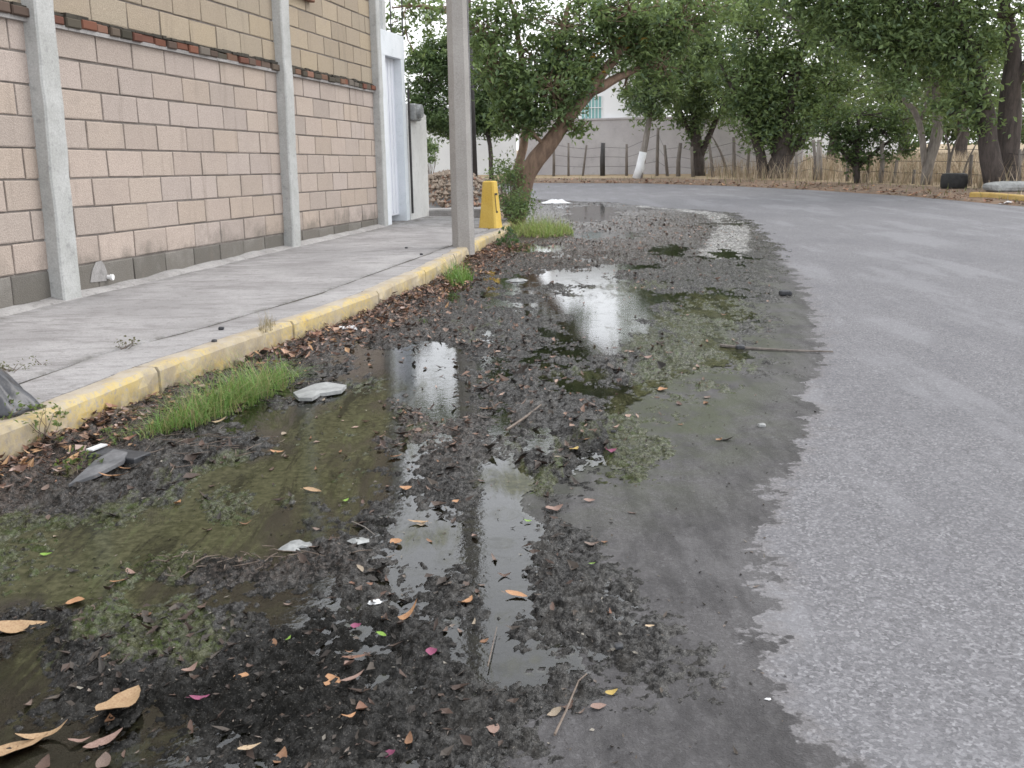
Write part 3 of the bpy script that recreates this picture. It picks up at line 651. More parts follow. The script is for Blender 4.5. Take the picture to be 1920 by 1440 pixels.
p0 = g1 + .02; p1 = wallhit(795, 300)[0]
pier = empty('meter_wall', wp(p0, KZ), 'weathered off white wall stub with sloping top and an electric meter', 'wall')
zt = wallhit(765, 195)[1]; zb = wallhit(795, 218)[1]
mb = MB()
pts = [(p0, .05), (p1, .05), (p1, zb), (p0 + (p1 - p0) * .55, zt - .02), (p0, zt)]
vs = [wp(s, z, o) for o in (.06, -.25) for s, z in pts]
mb.add(vs, [(0, 1, 2, 3, 4), (9, 8, 7, 6, 5)] + [(j, j + 5, (j + 1) % 5 + 5, (j + 1) % 5) for j in range(5)]); mb.build('wall', MAT['offwhite'], pier)
s, z = wallhit(766, 205); mb = MB(); mb.box(wp(s, z - .05, .10), .36, .10, .26, DW, NW, bev=.02); mb.tube([wp(s, z - .03, .14), wp(s, z - .03, .22)], .10, 16); mb.build('electric_meter', MAT['stone'], pier)
mb = MB(); mb.tube([wp(s - .22, z + .3, .075), wp(s - .22, KZ + .1, .075)], .02, 6); mb.build('conduit', MAT['metal'], pier)

# ------------------------------------------------------------------ utility pole (square with chamfered corners, tapering)
pb = gp(869, 462, KZ); 
pole = empty('utility_pole', pb, 'tall pale concrete utility pole standing on the pavement edge', 'pole')
mb = MB(); n = 34; vs = []; fs = []
for k in range(n):
    z = KZ - .1 + 8.2 * k / (n - 1); w = .245 - .0088 * z * 1.2; c = w * .24; ex = random.uniform(-.0025, .0025)
    for a, b in ((-w / 2 + c, -w / 2), (w / 2 - c, -w / 2), (w / 2, -w / 2 + c), (w / 2, w / 2 - c), (w / 2 - c, w / 2), (-w / 2 + c, w / 2), (-w / 2, w / 2 - c), (-w / 2, -w / 2 + c)):
        ca, sa = math.cos(.10), math.sin(.10); vs.append((pb[0] + a * ca - b * sa + ex - .003 * z, pb[1] + a * sa + b * ca, z))
for k in range(n - 1):
    for j in range(8): a = k * 8 + j; b = k * 8 + (j + 1) % 8; fs.append((a, b, b + 8, a + 8))
fs.append(tuple(range((n - 1) * 8, n * 8))); mb.add(vs, fs); mb.build('shaft', MAT['pole'], pole)
mb = MB(); mb.box((pb[0] - .02, pb[1] - .14, 7.4), 1.7, .09, .11); mb.build('crossarm', MAT['wood'], pole)
for dx in (-.7, .0, .7):
    mb = MB(); mb.tube([(pb[0] + dx - .02, pb[1] - .14, 7.455), (pb[0] + dx - .02, pb[1] - .14, 7.52), (pb[0] + dx - .02, pb[1] - .14, 7.60)], [.02, .055, .03], 10); mb.build('insulator', MAT['pvc'], pole)
mb = MB(); wq = np.array([pb[0] + .03, pb[1], 0])
mb.tube([wq + (.09, -.02, .25), wq + (.085, -.02, 2.2), wq + (.07, -.02, 6.0)], .008, 6); mb.build('ground_wire', MAT['grey_metal'], pole)

# dark steel post behind the pole
q = at(889, 318, 21.6); q[2] = .1
o = MB(); o.tube([(q[0], q[1], .05), (q[0] - .04, q[1], 2.6), (q[0] - .08, q[1], 6.2)], [.085, .08, .075], 12)
ps = empty('steel_post', q, 'thin dark post rising behind the pale utility pole', 'post')
o.build('shaft', MAT['metal'], ps, smooth=True)
mb = MB(); mb.tube([(q[0] - .08, q[1], 6.19), (q[0] - .08, q[1], 6.26)], [.09, .05], 12); mb.build('cap', MAT['grey_metal'], ps)

# ------------------------------------------------------------------ yellow marker post
yb = gp(920, 426, KZ - .04); yb[2] = KZ - .05
mk = empty('marker_post', yb, 'squat tapered yellow concrete marker post behind the utility pole', 'marker post')
mb = MB(); a_ = math.radians(-28); ax = np.array([math.cos(a_), math.sin(a_), 0]); ay = np.array([-math.sin(a_), math.cos(a_), 0])
def ringp(wx, wy, z, c=.02): return [yb + ax * x + ay * y + np.array([0, 0, z]) for x, y in ((-wx + c, -wy), (wx - c, -wy), (wx, -wy + c), (wx, wy - c), (wx - c, wy), (-wx + c, wy), (-wx, wy - c), (-wx, -wy + c))]
vs = []; fs = []
lv = [(.145, .115, 0), (.14, .11, .04), (.118, .092, .28), (.094, .076, .60), (.090, .072, .655), (.076, .058, .67)]
for wx, wy, z in lv: vs += ringp(wx, wy, z)
for k in range(len(lv) - 1):
    for j in range(8): a = k * 8 + j; b = k * 8 + (j + 1) % 8; fs.append((a, b, b + 8, a + 8))
fs.append(tuple(range(40, 48))); mb.add(vs, fs); mb.build('body', MAT['yellow'], mk)
mb = MB()                           # the dark mark painted on its road side
def face(yy, z): w = float(np.interp(z, [q[2] for q in lv], [q[0] for q in lv])) + .003; return yb + ax * w + ay * yy + np.array([0, 0, z])
for y0, y1, z0, z1 in ((-.055, -.035, .22, .50), (-.0345, .03, .47, .50), (-.0345, .0, .22, .245)):
    mb.add([face(y0, z0), face(y1, z0), face(y1, z1), face(y0, z1)], [(0, 1, 2, 3)])
mb.build('painted_mark', MAT['mark'], mk)

# ------------------------------------------------------------------ rubble heap behind the pavement
rc = at(848, 388, 19.9); rc[2] = .1
rubble = empty('rubble_pile', rc, 'heap of grey and reddish rubble at the end of the pavement', 'rubble')
V = []; Fc = []; T = []
th_ = np.linspace(0, 2 * PI, 40, endpoint=False); rr = np.linspace(0, 1, 14)
for r in rr:
    for t_ in th_:
        x = rc[0] + 1.35 * r * math.cos(t_); y = rc[1] + .9 * r * math.sin(t_); z = .05 + .68 * (1 - r ** 1.7) * (.8 + .4 * float(fbm(np.array([x]), np.array([y]), 2, 4, 5)[0]))
        V.append((x, y, z))
Fq = [[a * 40 + b, (a + 1) * 40 + b, (a + 1) * 40 + (b + 1) % 40, a * 40 + (b + 1) % 40] for a in range(13) for b in range(40)]
core = link('heap', npmesh('heap', V, Fq, cols={'tone': np.full((len(V), 3), .24)}), MAT['rubble'], rubble); core.matrix_parent_inverse = Matrix.Translation(-Vector(rubble.location))
VH = np.array(V); V = []; Fc = []; T = []
ico = np.array([(1, 0, 0), (-1, 0, 0), (0, 1, 0), (0, -1, 0), (0, 0, 1), (0, 0, -1)], float)
icf = [(0, 2, 4), (2, 1, 4), (1, 3, 4), (3, 0, 4), (2, 0, 5), (1, 2, 5), (3, 1, 5), (0, 3, 5)]
for k in range(5200):
    p = VH[random.randrange(len(VH))]; r_ = random.choice([.015, .02, .025, .03, .04, .055]); q = len(V)
    px_ = p + np.array([random.gauss(0, .06), random.gauss(0, .06), random.uniform(-.01, .03)])
    red = random.random() < (.50 if p[2] < .35 else .12)
    t = np.array(random.choice([(.30, .19, .14), (.26, .15, .11), (.33, .23, .17)] if red else [(.28, .23, .185), (.33, .28, .235), (.23, .19, .155), (.30, .245, .20)])) * random.uniform(.8, 1.15)
    for v in ico: V.append(px_ + v * r_ * np.array([random.uniform(.6, 1.4) for _ in range(3)])); T.append(t)
    Fc += [[q + a for a in f] for f in icf]
o = link('stones', npmesh('stones', V, Fc, cols={'tone': np.array(T)}), MAT['rubble'], rubble); o.matrix_parent_inverse = Matrix.Translation(-Vector(rubble.location)); o['kind'] = 'stuff'
# concrete step closing the end of the pavement
mb = MB(); mb.box((-1.05, 17.3, .16), 1.7, .5, .22, (1, .05, 0), (-.05, 1, 0), bev=.02)
o = mb.build('concrete_step', MAT['fillet']); tag(o, 'low concrete step between the pavement and the rubble heap', 'step')

# ------------------------------------------------------------------ foliage
def leaf_cloud(blobs, size, tones, aspect=.42, droop=.35, per=26, sig=.16, thin=.72):
    """blobs: (centre, radii, leaves, [yellow share]) -> arrays of little folded leaves in clumps"""
    C_ = []; T_ = []; hubs = []
    tones = np.array(tones) * np.array([1.58, 1.55, 1.85])
    for b in blobs:
        c, rad, nlv = np.array(b[0]), np.array(b[1]), int(b[2] * thin)
        nc = max(3, nlv // per)
        d = rng.normal(size=(nc, 3)); d /= np.linalg.norm(d, axis=1)[:, None]; r = rng.uniform(.25, 1, nc) ** .5
        cc = c + d * r[:, None] * rad; hubs.append((c, cc))
        sg = sig * rng.uniform(.6, 1.5, nc); k = rng.integers(0, nc, nlv)
        P = cc[k] + rng.normal(size=(nlv, 3)) * sg[k][:, None] * np.array([1, 1, .7])
        ct = rng.uniform(0, 1, nc); ti = np.clip((ct[k] * .6 + rng.uniform(0, 1, nlv) * .4) * len(tones), 0, len(tones) - 1).astype(int)
        tt = tones[ti] * rng.uniform(.75, 1.25, (nlv, 1))
        if len(b) > 3:
            yl = rng.uniform(0, 1, nlv) < b[3]; tt[yl] = np.array([.30, .17, .02]) * rng.uniform(.7, 1.2, (yl.sum(), 1))
        C_.append(P); T_.append(tt)
    P = np.concatenate(C_); T = np.concatenate(T_); n = len(P)
    ax = rng.normal(size=(n, 3)); ax[:, 2] = ax[:, 2] * .6 - droop; ax /= np.linalg.norm(ax, axis=1)[:, None]
    up = rng.normal(size=(n, 3)) * .7 + np.array([0, 0, 1.0]); sd = np.cross(ax, up); sd /= (np.linalg.norm(sd, axis=1)[:, None] + 1e-6); nn = np.cross(sd, ax)
    l = size * rng.uniform(.65, 1.3, n)[:, None]; w = l * aspect
    b0 = P - ax * l * .5; tip = P + ax * l * .5 - nn * l * .12; ml = P - sd * w * .5 + nn * l * .08 - ax * l * .05; mr = P + sd * w * .5 + nn * l * .08 - ax * l * .05
    V = np.stack([b0, ml, tip, mr], 1).reshape(-1, 3); i = np.arange(n) * 4
    Fc = np.concatenate([np.stack([i, i + 3, i + 2], 1), np.stack([i, i + 2, i + 1], 1)])
    return V, Fc, np.repeat(T, 4, 0), hubs

def crown(root, *a, name='crown', mat='leaf', **k):
    V, Fc, T, hubs = leaf_cloud(*a, **k)
    o = link(name, npmesh(name, V, Fc, cols={'tone': T}), MAT[mat], root); o.matrix_parent_inverse = Matrix.Translation(-Vector(root.location)); return hubs

def skel(root, limbs, mat, hubs=None, twig=.012, name='trunk', every=1):
    mb = MB(); nodes = []
    for pts, rads in limbs:
        pts = [np.array(p, float) for p in pts]; P = []; Rr_ = []
        for i in range(len(pts) - 1):
            m = max(2, int(np.linalg.norm(pts[i + 1] - pts[i]) / .35))
            for k in range(m):
                f = k / m; P.append(pts[i] * (1 - f) + pts[i + 1] * f); Rr_.append(rads[i] * (1 - f) + rads[i + 1] * f)
        P.append(pts[-1]); Rr_.append(rads[-1]); P = np.array(P)
        if len(P) > 4:
            Q = P.copy()
            for _ in range(2): Q[1:-1] = (Q[:-2] + 2 * Q[1:-1] + Q[2:]) / 4
            P = Q
        P[1:-1] += rng.normal(size=P[1:-1].shape) * np.array(Rr_)[1:-1, None] * .10
        mb.tube(P, Rr_, 10, .06); nodes += list(zip(P, Rr_))
    if hubs:
        NP = np.array([p for p, r in nodes])
        for c, cc in hubs:
            j = np.argmin(np.linalg.norm(NP - c, axis=1)); a = NP[j]; m = (a + c) / 2 + np.array([0, 0, .12]) + rng.normal(size=3) * .06
            rb = min(nodes[j][1] * .7, twig * 3.5); mb.tube([a, m, c], [rb, rb * .75, rb * .5], 6)
            for q in cc[::every]: mb.tube([c, (c + q) / 2 + rng.normal(size=3) * .06, q], [twig * 1.1, twig * .8, twig * .4], 4, cap=False)
    return mb.build(name, MAT[mat], root, smooth=True)

G_MID = [(.060, .092, .038), (.085, .130, .050), (.115, .165, .062), (.145, .205, .070), (.092, .140, .075)]
G_DARK = [(.036, .058, .026), (.048, .078, .034), (.062, .100, .040), (.085, .135, .046)]
G_LITE = [(.092, .135, .056), (.115, .165, .066), (.135, .190, .072), (.075, .112, .050), (.105, .150, .085)]
G_OLIV = [(.085, .105, .050), (.105, .125, .060), (.125, .145, .070), (.070, .090, .045)]
def B(px, py, Y, rx, ry, n, dz=None, yl=None):
    c = at(px, py, Y); k = Y / FPX
    t = (c, np.array([rx * k, (dz if dz else max(rx, ry) * k * .8), ry * k]), n)
    return t + ((yl,) if yl else ())
def P_(px, py, Y): return at(px, py, Y)
def foot(p, z): p = np.array(p); p[2] = z; return p

# leaning tree over the kerb
KT = 17.0 / 21.0
def PT(px, py, Y): return at(px, py, Y * KT)
def BT(px, py, Y, rx, ry, n, dz=None, yl=None): return B(px, py, Y * KT, rx, ry, n, dz, yl)
tb = foot(at(963, 399, 17.0), .05)
tr = empty('leaning_tree', tb, 'leafy tree leaning over the road from behind the yellow marker post', 'tree')
bl = [BT(925, 130, 20.6, 42, 60, 1500), BT(905, 60, 20.8, 55, 40, 1100), BT(985, 195, 20.8, 55, 58, 2400), BT(1035, 165, 20.4, 60, 60, 2300), BT(1075, 128, 20.8, 60, 52, 2000, yl=.05), BT(1000, 110, 21.2, 60, 50, 900),
      BT(1060, 50, 21.0, 90, 40, 1000), BT(970, 30, 21.3, 60, 36, 600), BT(1145, 78, 21.0, 70, 46, 1900, yl=.02), BT(1210, 60, 21.3, 70, 55, 2200), BT(1240, 120, 21.4, 50, 44, 1200), BT(1270, 40, 21.6, 70, 50, 1900), BT(1180, 20, 20.6, 80, 35, 1400),
      BT(1172, 158, 21.2, 14, 22, 80), BT(1078, 245, 20.8, 15, 28, 220), BT(955, 225, 20.6, 30, 38, 700),
      BT(860, 15, 21.0, 70, 26, 520), BT(780, 12, 21.4, 55, 26, 380), BT(745, 40, 21.2, 20, 24, 90), BT(765, 75, 21.2, 14, 26, 110), BT(800, 50, 21.6, 30, 30, 130), BT(950, -10, 21, 90, 22, 500), BT(1320, 10, 22, 70, 40, 1100), BT(1085, 28, 21.2, 50, 30, 520), BT(1140, 15, 21.2, 40, 26, 420)]
hubs = crown(tr, bl, .112, G_MID, per=24, sig=.105)
skel(tr, [([tb, PT(985, 322, 20.9), PT(1020, 278, 20.8), PT(1062, 228, 20.8), PT(1105, 172, 20.8), PT(1150, 108, 20.9), PT(1205, 45, 21.1), PT(1250, -20, 21.4)], [.19, .155, .14, .122, .10, .075, .05, .025]),
          ([PT(966, 345, 21.2), PT(974, 300, 21.5), PT(990, 252, 21.7), PT(985, 150, 21.6), PT(968, 50, 21.5), PT(950, -40, 21.4)], [.09, .078, .070, .06, .04, .018]),
          ([PT(1062, 228, 20.8), PT(1045, 165, 20.9), PT(1050, 90, 21.0), PT(1065, 10, 21.0)], [.15, .10, .07, .03]),
          ([PT(1105, 172, 20.8), PT(1150, 150, 21.0), PT(1215, 120, 21.3)], [.09, .07, .03]),
          ([PT(985, 150, 21.6), PT(930, 90, 21.3), PT(870, 30, 21.2), PT(790, 5, 21.3), PT(735, 15, 21.3)], [.07, .055, .04, .028, .012])], 'bark', hubs, .010)

# clipped dark tree in front of the white wall
tb = foot(P_(921, 312, 40.5), .1); tr = empty('round_tree', tb, 'dense dark rounded tree with a thin trunk near the white wall', 'tree')
bl = [B(px, py, 40.5 + dy, rx, ry, n) for px, py, dy, rx, ry, n in [(800, 140, 0, 45, 50, 2600), (790, 200, 0, 30, 40, 1500), (835, 110, .5, 45, 45, 2000), (850, 200, -.3, 60, 50, 3000), (905, 130, 0, 60, 60, 2800), (920, 215, 0, 45, 45, 2400), (880, 90, .3, 50, 35, 1400), (870, 235, -.2, 60, 24, 1600), (940, 180, .2, 40, 60, 1800), (800, 100, .3, 30, 25, 700), (815, 225, 0, 40, 25, 1300)]]
hubs = crown(tr, bl, .17, G_DARK + G_MID[:3], per=40, sig=.16, thin=1.15)
skel(tr, [([tb, P_(920, 270, 40.5), P_(900, 200, 40.5), P_(880, 130, 40.5)], [.10, .085, .08, .03]), ([P_(915, 255, 40.5), P_(850, 190, 40.5), P_(810, 150, 40.5)], [.06, .05, .02])], 'barkd', hubs, .012, every=4)

# far side of the road ---------------------------------------------------------------
gtree = 'trees along the far side of the road'
def tree(name, px, py, Y, label, limbs, bl, size, tones, bark, per=26, sig=.2, every=2, group=gtree, z=.12, twig=.014):
    tb = foot(P_(px, py, Y), z - .1); tr = empty(name, foot(tb, z), label, 'tree', group)
    hubs = crown(tr, [B(*b) for b in bl], size, tones, per=per, sig=sig)
    L2 = []
    for pts, rads in limbs:
        pts = [P_(*p) for p in pts]
        L2.append((pts, rads))
    L2[0] = ([tb] + L2[0][0][1:], L2[0][1])
    skel(tr, L2, bark, hubs, twig, every=every); return tr
YA = 38.3
ta = tree('slender_tree', 1196, 336, YA, 'slender tree with a lime washed lower trunk', [([(1196, 336, YA), (1206, 285, YA), (1214, 245, YA), (1222, 190, YA), (1230, 110, YA)], [.17, .13, .11, .08, .03])],
     [(1215, 205, YA, 36, 28, 900), (1235, 165, YA, 50, 36, 1500), (1195, 180, YA, 26, 30, 600), (1265, 130, YA, 60, 40, 1500), (1225, 120, YA, 60, 40, 1200), (1235, 60, YA, 80, 50, 1500)], .2, G_LITE, 'barkp')
mb = MB(); mb.tube([foot(P_(1194, 337, YA), .10), P_(1200, 315, YA), P_(1206, 285, YA)], [.19, .16, .142], 12, .03); mb.build('lime_wash', MAT['wash'], ta, smooth=True)
YB = 40.3
tree('young_tree', 1312, 330, YB, 'mid green tree with a short forked trunk before the grey wall', [([(1312, 330, YB), (1308, 280, YB), (1300, 240, YB), (1310, 170, YB), (1320, 90, YB)], [.26, .22, .17, .10, .04]), ([(1311, 300, YB), (1325, 265, YB), (1345, 225, YB), (1370, 150, YB)], [.14, .12, .09, .03]), ([(1308, 280, YB), (1290, 245, YB), (1275, 200, YB)], [.10, .09, .03])],
     [(1300, 215, YB, 40, 40, 1500), (1345, 190, YB, 60, 45, 2000), (1290, 160, YB, 60, 50, 2000), (1350, 120, YB, 70, 50, 2200), (1280, 100, YB, 60, 40, 1400), (1330, 50, YB, 90, 45, 1800), (1300, -30, YB, 120, 50, 1800), (1310, 262, YB, 20, 20, 220)], .2, G_LITE, 'barkd')
YC = 36.0
tree('spreading_tree', 1455, 338, YC, 'broad dark tree with several stout trunks fanning from one base', [([(1462, 338, YC), (1462, 290, YC), (1470, 230, YC), (1490, 150, YC), (1510, 60, YC)], [.42, .36, .24, .15, .05]), ([(1430, 336, YC), (1430, 290, YC), (1410, 240, YC), (1380, 180, YC), (1350, 120, YC)], [.20, .17, .14, .09, .03]), ([(1465, 310, YC), (1495, 270, YC), (1535, 225, YC), (1580, 180, YC), (1620, 140, YC)], [.22, .15, .11, .08, .03]), ([(1460, 300, YC), (1440, 230, YC), (1430, 150, YC), (1420, 60, YC)], [.22, .16, .10, .04])],
     [(1405, 215, YC, 50, 45, 1900), (1460, 205, YC, 50, 45, 2200), (1425, 262, YC, 34, 26, 700), (1500, 255, YC, 40, 22, 500), (1520, 210, YC, 50, 40, 1600), (1400, 150, YC, 70, 50, 2400), (1470, 140, YC, 70, 50, 2400), (1550, 160, YC, 60, 40, 1600), (1430, 70, YC, 90, 50, 2400), (1540, 90, YC, 90, 50, 1800), (1480, 10, YC, 120, 50, 2400), (1600, 40, YC, 90, 50, 1600), (1500, -90, YC, 170, 70, 2400), (1400, -80, YC, 120, 60, 1600), (1500, -200, YC, 200, 70, 1800), (1450, -300, YC, 170, 60, 1200)], .2, G_MID, 'barkd')
YD = 30.2
tree('bushy_tree', 1608, 348, YD, 'low dark bushy tree on a stubby trunk beside the wire fence', [([(1606, 348, YD), (1606, 318, YD), (1604, 280, YD), (1610, 220, YD)], [.09, .10, .12, .04]), ([(1606, 316, YD), (1575, 280, YD), (1550, 250, YD)], [.06, .05, .02]), ([(1606, 316, YD), (1650, 275, YD), (1690, 250, YD)], [.06, .05, .02])],
     [(1600, 265, YD, 40, 34, 1700), (1562, 240, YD, 34, 20, 600), (1650, 250, YD, 50, 28, 1300), (1700, 275, YD, 26, 18, 400), (1630, 215, YD, 60, 22, 900), (1606, 302, YD, 18, 16, 300), (1560, 200, YD, 30, 20, 350), (1690, 225, YD, 40, 20, 500), (1660, 290, YD, 22, 12, 200)], .15, G_DARK, 'barkd', sig=.15)
YE = 28.0
tree('forked_tree', 1735, 350, YE, 'pale forked tree with bare limbs beside the tall twin trunks', [([(1732, 350, YE), (1738, 305, YE), (1755, 260, YE), (1762, 215, YE), (1752, 170, YE), (1758, 90, YE)], [.15, .15, .15, .13, .09, .03]), ([(1735, 320, YE), (1730, 270, YE), (1728, 225, YE), (1700, 190, YE), (1686, 180, YE)], [.09, .085, .08, .07, .05]), ([(1728, 225, YE), (1740, 185, YE), (1745, 130, YE)], [.05, .04, .02])],
     [(1755, 130, YE, 45, 40, 900), (1700, 120, YE, 50, 40, 900), (1745, 50, YE, 80, 45, 1500), (1800, 150, YE, 40, 40, 800), (1660, 60, YE, 60, 40, 1100)], .16, G_OLIV + G_MID, 'barkp')
YF = 25.2
tree('tall_tree', 1870, 362, YF, 'tall dark tree with twin trunks behind the yellow painted kerb', [([(1846, 362, YF), (1852, 300, YF), (1850, 220, YF), (1835, 130, YF), (1800, 40, YF), (1760, -40, YF)], [.28, .25, .22, .17, .12, .05]), ([(1882, 360, YF + .4), (1885, 300, YF + .4), (1893, 220, YF + .4), (1900, 120, YF + .4), (1890, 30, YF + .4), (1850, -80, YF + .4)], [.36, .32, .27, .20, .16, .07]), ([(1896, 170, YF + .4), (1960, 60, YF), (2010, -60, YF)], [.15, .12, .05]), ([(1890, 30, YF + .4), (1850, 25, YF + .2), (1780, 15, YF), (1690, 0, YF)], [.09, .08, .06, .02]), ([(1835, 130, YF), (1770, 95, YF), (1690, 90, YF), (1610, 95, YF)], [.10, .08, .05, .02])],
     [(1820, 90, YF, 60, 40, 1700), (1740, 70, YF, 70, 45, 2100), (1660, 80, YF, 70, 45, 1900), (1590, 60, YF, 70, 45, 1700), (1560, 10, YF, 90, 40, 1900), (1680, 10, YF, 90, 40, 1900), (1790, 10, YF, 80, 40, 1700), (1810, 170, YF, 45, 36, 1000), (1690, 150, YF, 60, 30, 900), (1780, 215, YF, 30, 30, 350), (1830, 225, YF, 28, 36, 450), (1905, 100, YF + 2, 50, 30, 260), (1920, 10, YF, 60, 30, 600), (1960, 130, YF, 40, 60, 500), (1480, -20, YF, 80, 50, 1600), (1400, 0, YF + 2, 60, 40, 1100),
      (1700, -90, YF, 160, 60, 2600), (1850, -110, YF, 150, 70, 2000), (1560, -110, YF, 150, 60, 2200), (1750, -220, YF, 200, 80, 2200), (1600, -250, YF, 150, 80, 1600), (1800, -350, YF, 180, 70, 1500), (2050, -100, YF, 120, 120, 1500)], .17, G_MID, 'barkd')
for k, (px, Y, yy) in enumerate([(1270, 56, 170), (1400, 60, 175), (1560, 52, 165), (1690, 56, 170), (1800, 50, 165), (1930, 55, 160)]):
    tree('field_tree', px, 300, Y, ['hazy green tree in the gap right of the slender tree, beyond the wall', 'hazy green tree beyond the wall behind the spreading tree', 'field tree between the spreading tree and the bushy tree', 'field tree behind the bushy tree', 'field tree in the gap left of the tall twin trunks', 'field tree right of the tall twin trunks'][k],
         [([(px, 300, Y), (px + 6, 250, Y), (px, yy, Y), (px + 10, yy - 90, Y)], [.3, .26, .18, .06])],
         [(px + dx, yy + dy, Y + random.uniform(-1, 1), 44, 34, 420) for dx, dy in ((-50, 20), (0, 40), (45, 15), (-30, -30), (30, -45), (0, -10), (-60, -60), (55, -85), (0, -110))], .34, G_LITE + G_OLIV, 'barkd', sig=.35, every=4, group='field trees beyond the fence', z=.3)
# bare broken branch hanging in the canopy
mb = MB(); 
for pts, r in (([(1570, 82, 26), (1530, 60, 26), (1480, 34, 26), (1440, 18, 26)], .055), ([(1540, 66, 26), (1500, 58, 26.1), (1465, 50, 26.2)], .03), ([(1500, 45, 26), (1470, 20, 25.8), (1450, -5, 25.7)], .025), ([(1520, 60, 26), (1490, 66, 26.1), (1470, 85, 26.2)], .02)):
    P = [P_(*p) for p in pts]; mb.tube(P, list(np.linspace(r, r * .35, len(P))), 7, .05)
o = mb.build('dead_branch', MAT['barkp'], smooth=True); tag(o, 'bare grey dead branch caught in the canopy over the road', 'branch')
# saplings by the tyre
def sapling(px, py, Y, tips, label, r=.05, leaves=0):
    tb = foot(P_(px, py, Y), .08); root = empty('bare_sapling', tb, label, 'sapling', 'bare saplings by the fence')
    skel(root, [([tb] + [P_(*q, Y) for q in t], [r * (1 - .75 * i / len(t)) for i in range(len(t) + 1)]) for t in tips], 'wood', name='trunk')
sapling(1775, 350, 26.8, [[(1777, 310), (1782, 285), (1773, 250), (1760, 225)], [(1780, 290), (1795, 262), (1805, 240)]], 'bare forked sapling growing behind the black tyre')
sapling(1800, 340, 27.2, [[(1812, 305), (1825, 280), (1838, 255)]], 'thin slanting sapling stem right of the black tyre', .035)
sapling(1366, 330, 39.8, [[(1358, 300), (1345, 270), (1332, 252)]], 'thin crooked stem leaning before the grey wall', .07)
sapling(1900, 330, 30, [[(1912, 300), (1935, 255), (1950, 200)]], 'slanting pale stem beyond the tall twin trunks', .09)

# shrub far left
def shrub(name, px, py, Y, bl, size, tones, label, cat='shrub', z=.1, per=26, sig=.1):
    tb = foot(P_(px, py, Y), z - .03); root = empty(name, tb, label, cat)
    hubs = crown(root, [B(*b) for b in bl], size, tones, name='foliage', per=per, sig=sig)
    mb = MB()
    for c, cc in hubs:
        for q in cc[::2]: mb.tube([tb + np.array([random.gauss(0, .03), random.gauss(0, .03), 0]), (tb + q) / 2 + rng.normal(size=3) * .04, q], [.012, .009, .004], 4, cap=False)
    mb.build('stem', MAT['twig'], root); return root
shrub('garden_shrub', 806, 312, 36, [(806, 285, 36, 15, 22, 500), (812, 268, 36, 10, 10, 160)], .14, G_LITE, 'small upright shrub before the white wall beside the rubble')
shrub('kerb_shrub', 962, 406, 16.3, [(958, 388, 16.2, 24, 18, 700), (946, 325, 16.9, 28, 24, 600), (932, 310, 16.9, 20, 16, 280), (958, 352, 16.6, 20, 34, 700), (972, 380, 16.0, 18, 16, 450), (975, 398, 15.8, 14, 10, 250)], .062, G_MID, 'bushy green shoots round the base of the leaning tree', per=30)

# ------------------------------------------------------------------ walls and houses beyond the road
def longwall(name, pts, z1, thick, mat, label, cop=None, z0=0.0):
    root = empty(name, (pts[0][0], pts[0][1], z0), label, 'wall')
    pts = [np.array(p, float) for p in pts]; mb = MB(); mc = MB()
    for k, (a, b) in enumerate(zip(pts[:-1], pts[1:])):
        d = b - a; l = np.linalg.norm(d); d /= l; nn = np.array([-d[1], d[0]]); c = (a + b) / 2
        mb.box((*(c), (z0 + z1) / 2), l + (0 if k == 0 else .0), thick, z1 - z0, (*d, 0), (*nn, 0))
        mc.box((*(c), z1 + .035), l + .04, thick + .08, .07, (*d, 0), (*nn, 0))
    mb.build('wall', mat, root); mc.build('coping', cop or mat, root); return root
gA = P_(974, 300, 46); gB = P_(1505, 300, 41.5)
longwall('grey_wall', [(gA[0], 46), (gB[0], 41.5)], 2.42, .2, MAT['greywall'], 'long grey cement boundary wall across the road')
wA = P_(700, 300, 47); longwall('white_wall', [(wA[0] - 8, 47.2), (gA[0] - .12, 47)], 2.12, .2, MAT['farwhite'], 'bright white boundary wall beyond the rubble heap')
hb = foot(P_(1140, 300, 56), .2); house = empty('white_house', hb, 'white house with a barred teal window above the grey wall', 'house')
x0, x1 = P_(1040, 200, 56)[0], P_(1245, 200, 56)[0]; mb = MB(); zt_ = P_(1140, 120, 56)[2]
mb.box(((x0 + x1) / 2, 59, zt_ / 2 + .1), x1 - x0, 6, zt_, bev=.03); mb.build('wall', MAT['farwhite'], house)
mb = MB(); mb.box(((x0 + x1) / 2, 59, zt_ + .2), x1 - x0 + .5, 6.5, .2); mb.build('roof', MAT['farwhite'], house)
wa, wb = P_(1090, 224, 55.98), P_(1128, 180, 55.98)
wf = empty('window', ((wa[0] + wb[0]) / 2, 55.97, wa[2]), None, None); wf.parent = house; wf.matrix_parent_inverse = Matrix.Translation(-Vector(house.location))
def sub(o, p): o.parent = p; o.matrix_parent_inverse = Matrix.Translation(-Vector(house.location) - Vector((0, 0, 0))).inverted() if False else Matrix.Identity(4); return o
bpy.data.objects.remove(wf)
mb = MB(); mb.box(((wa[0] + wb[0]) / 2, 55.99, (wa[2] + wb[2]) / 2), wb[0] - wa[0], .03, wb[2] - wa[2]); win = mb.build('window', MAT['glass'], house)
mb = MB()
for k in range(7): mb.box((wa[0] + (wb[0] - wa[0]) * k / 6, 55.94, (wa[2] + wb[2]) / 2), .035, .035, wb[2] - wa[2] + .1)
for k in range(3): mb.box(((wa[0] + wb[0]) / 2, 55.90, wa[2] + (wb[2] - wa[2]) * k / 2), wb[0] - wa[0] + .1, .035, .035)
o = mb.build('window_bars', MAT['farwhite'], house)
mb = MB(); mb.box((P_(1140, 228, 55.9)[0], 55.85, P_(1140, 228, 55.9)[2]), 3.4, .25, .14); mb.build('ledge', MAT['farwhite'], house)
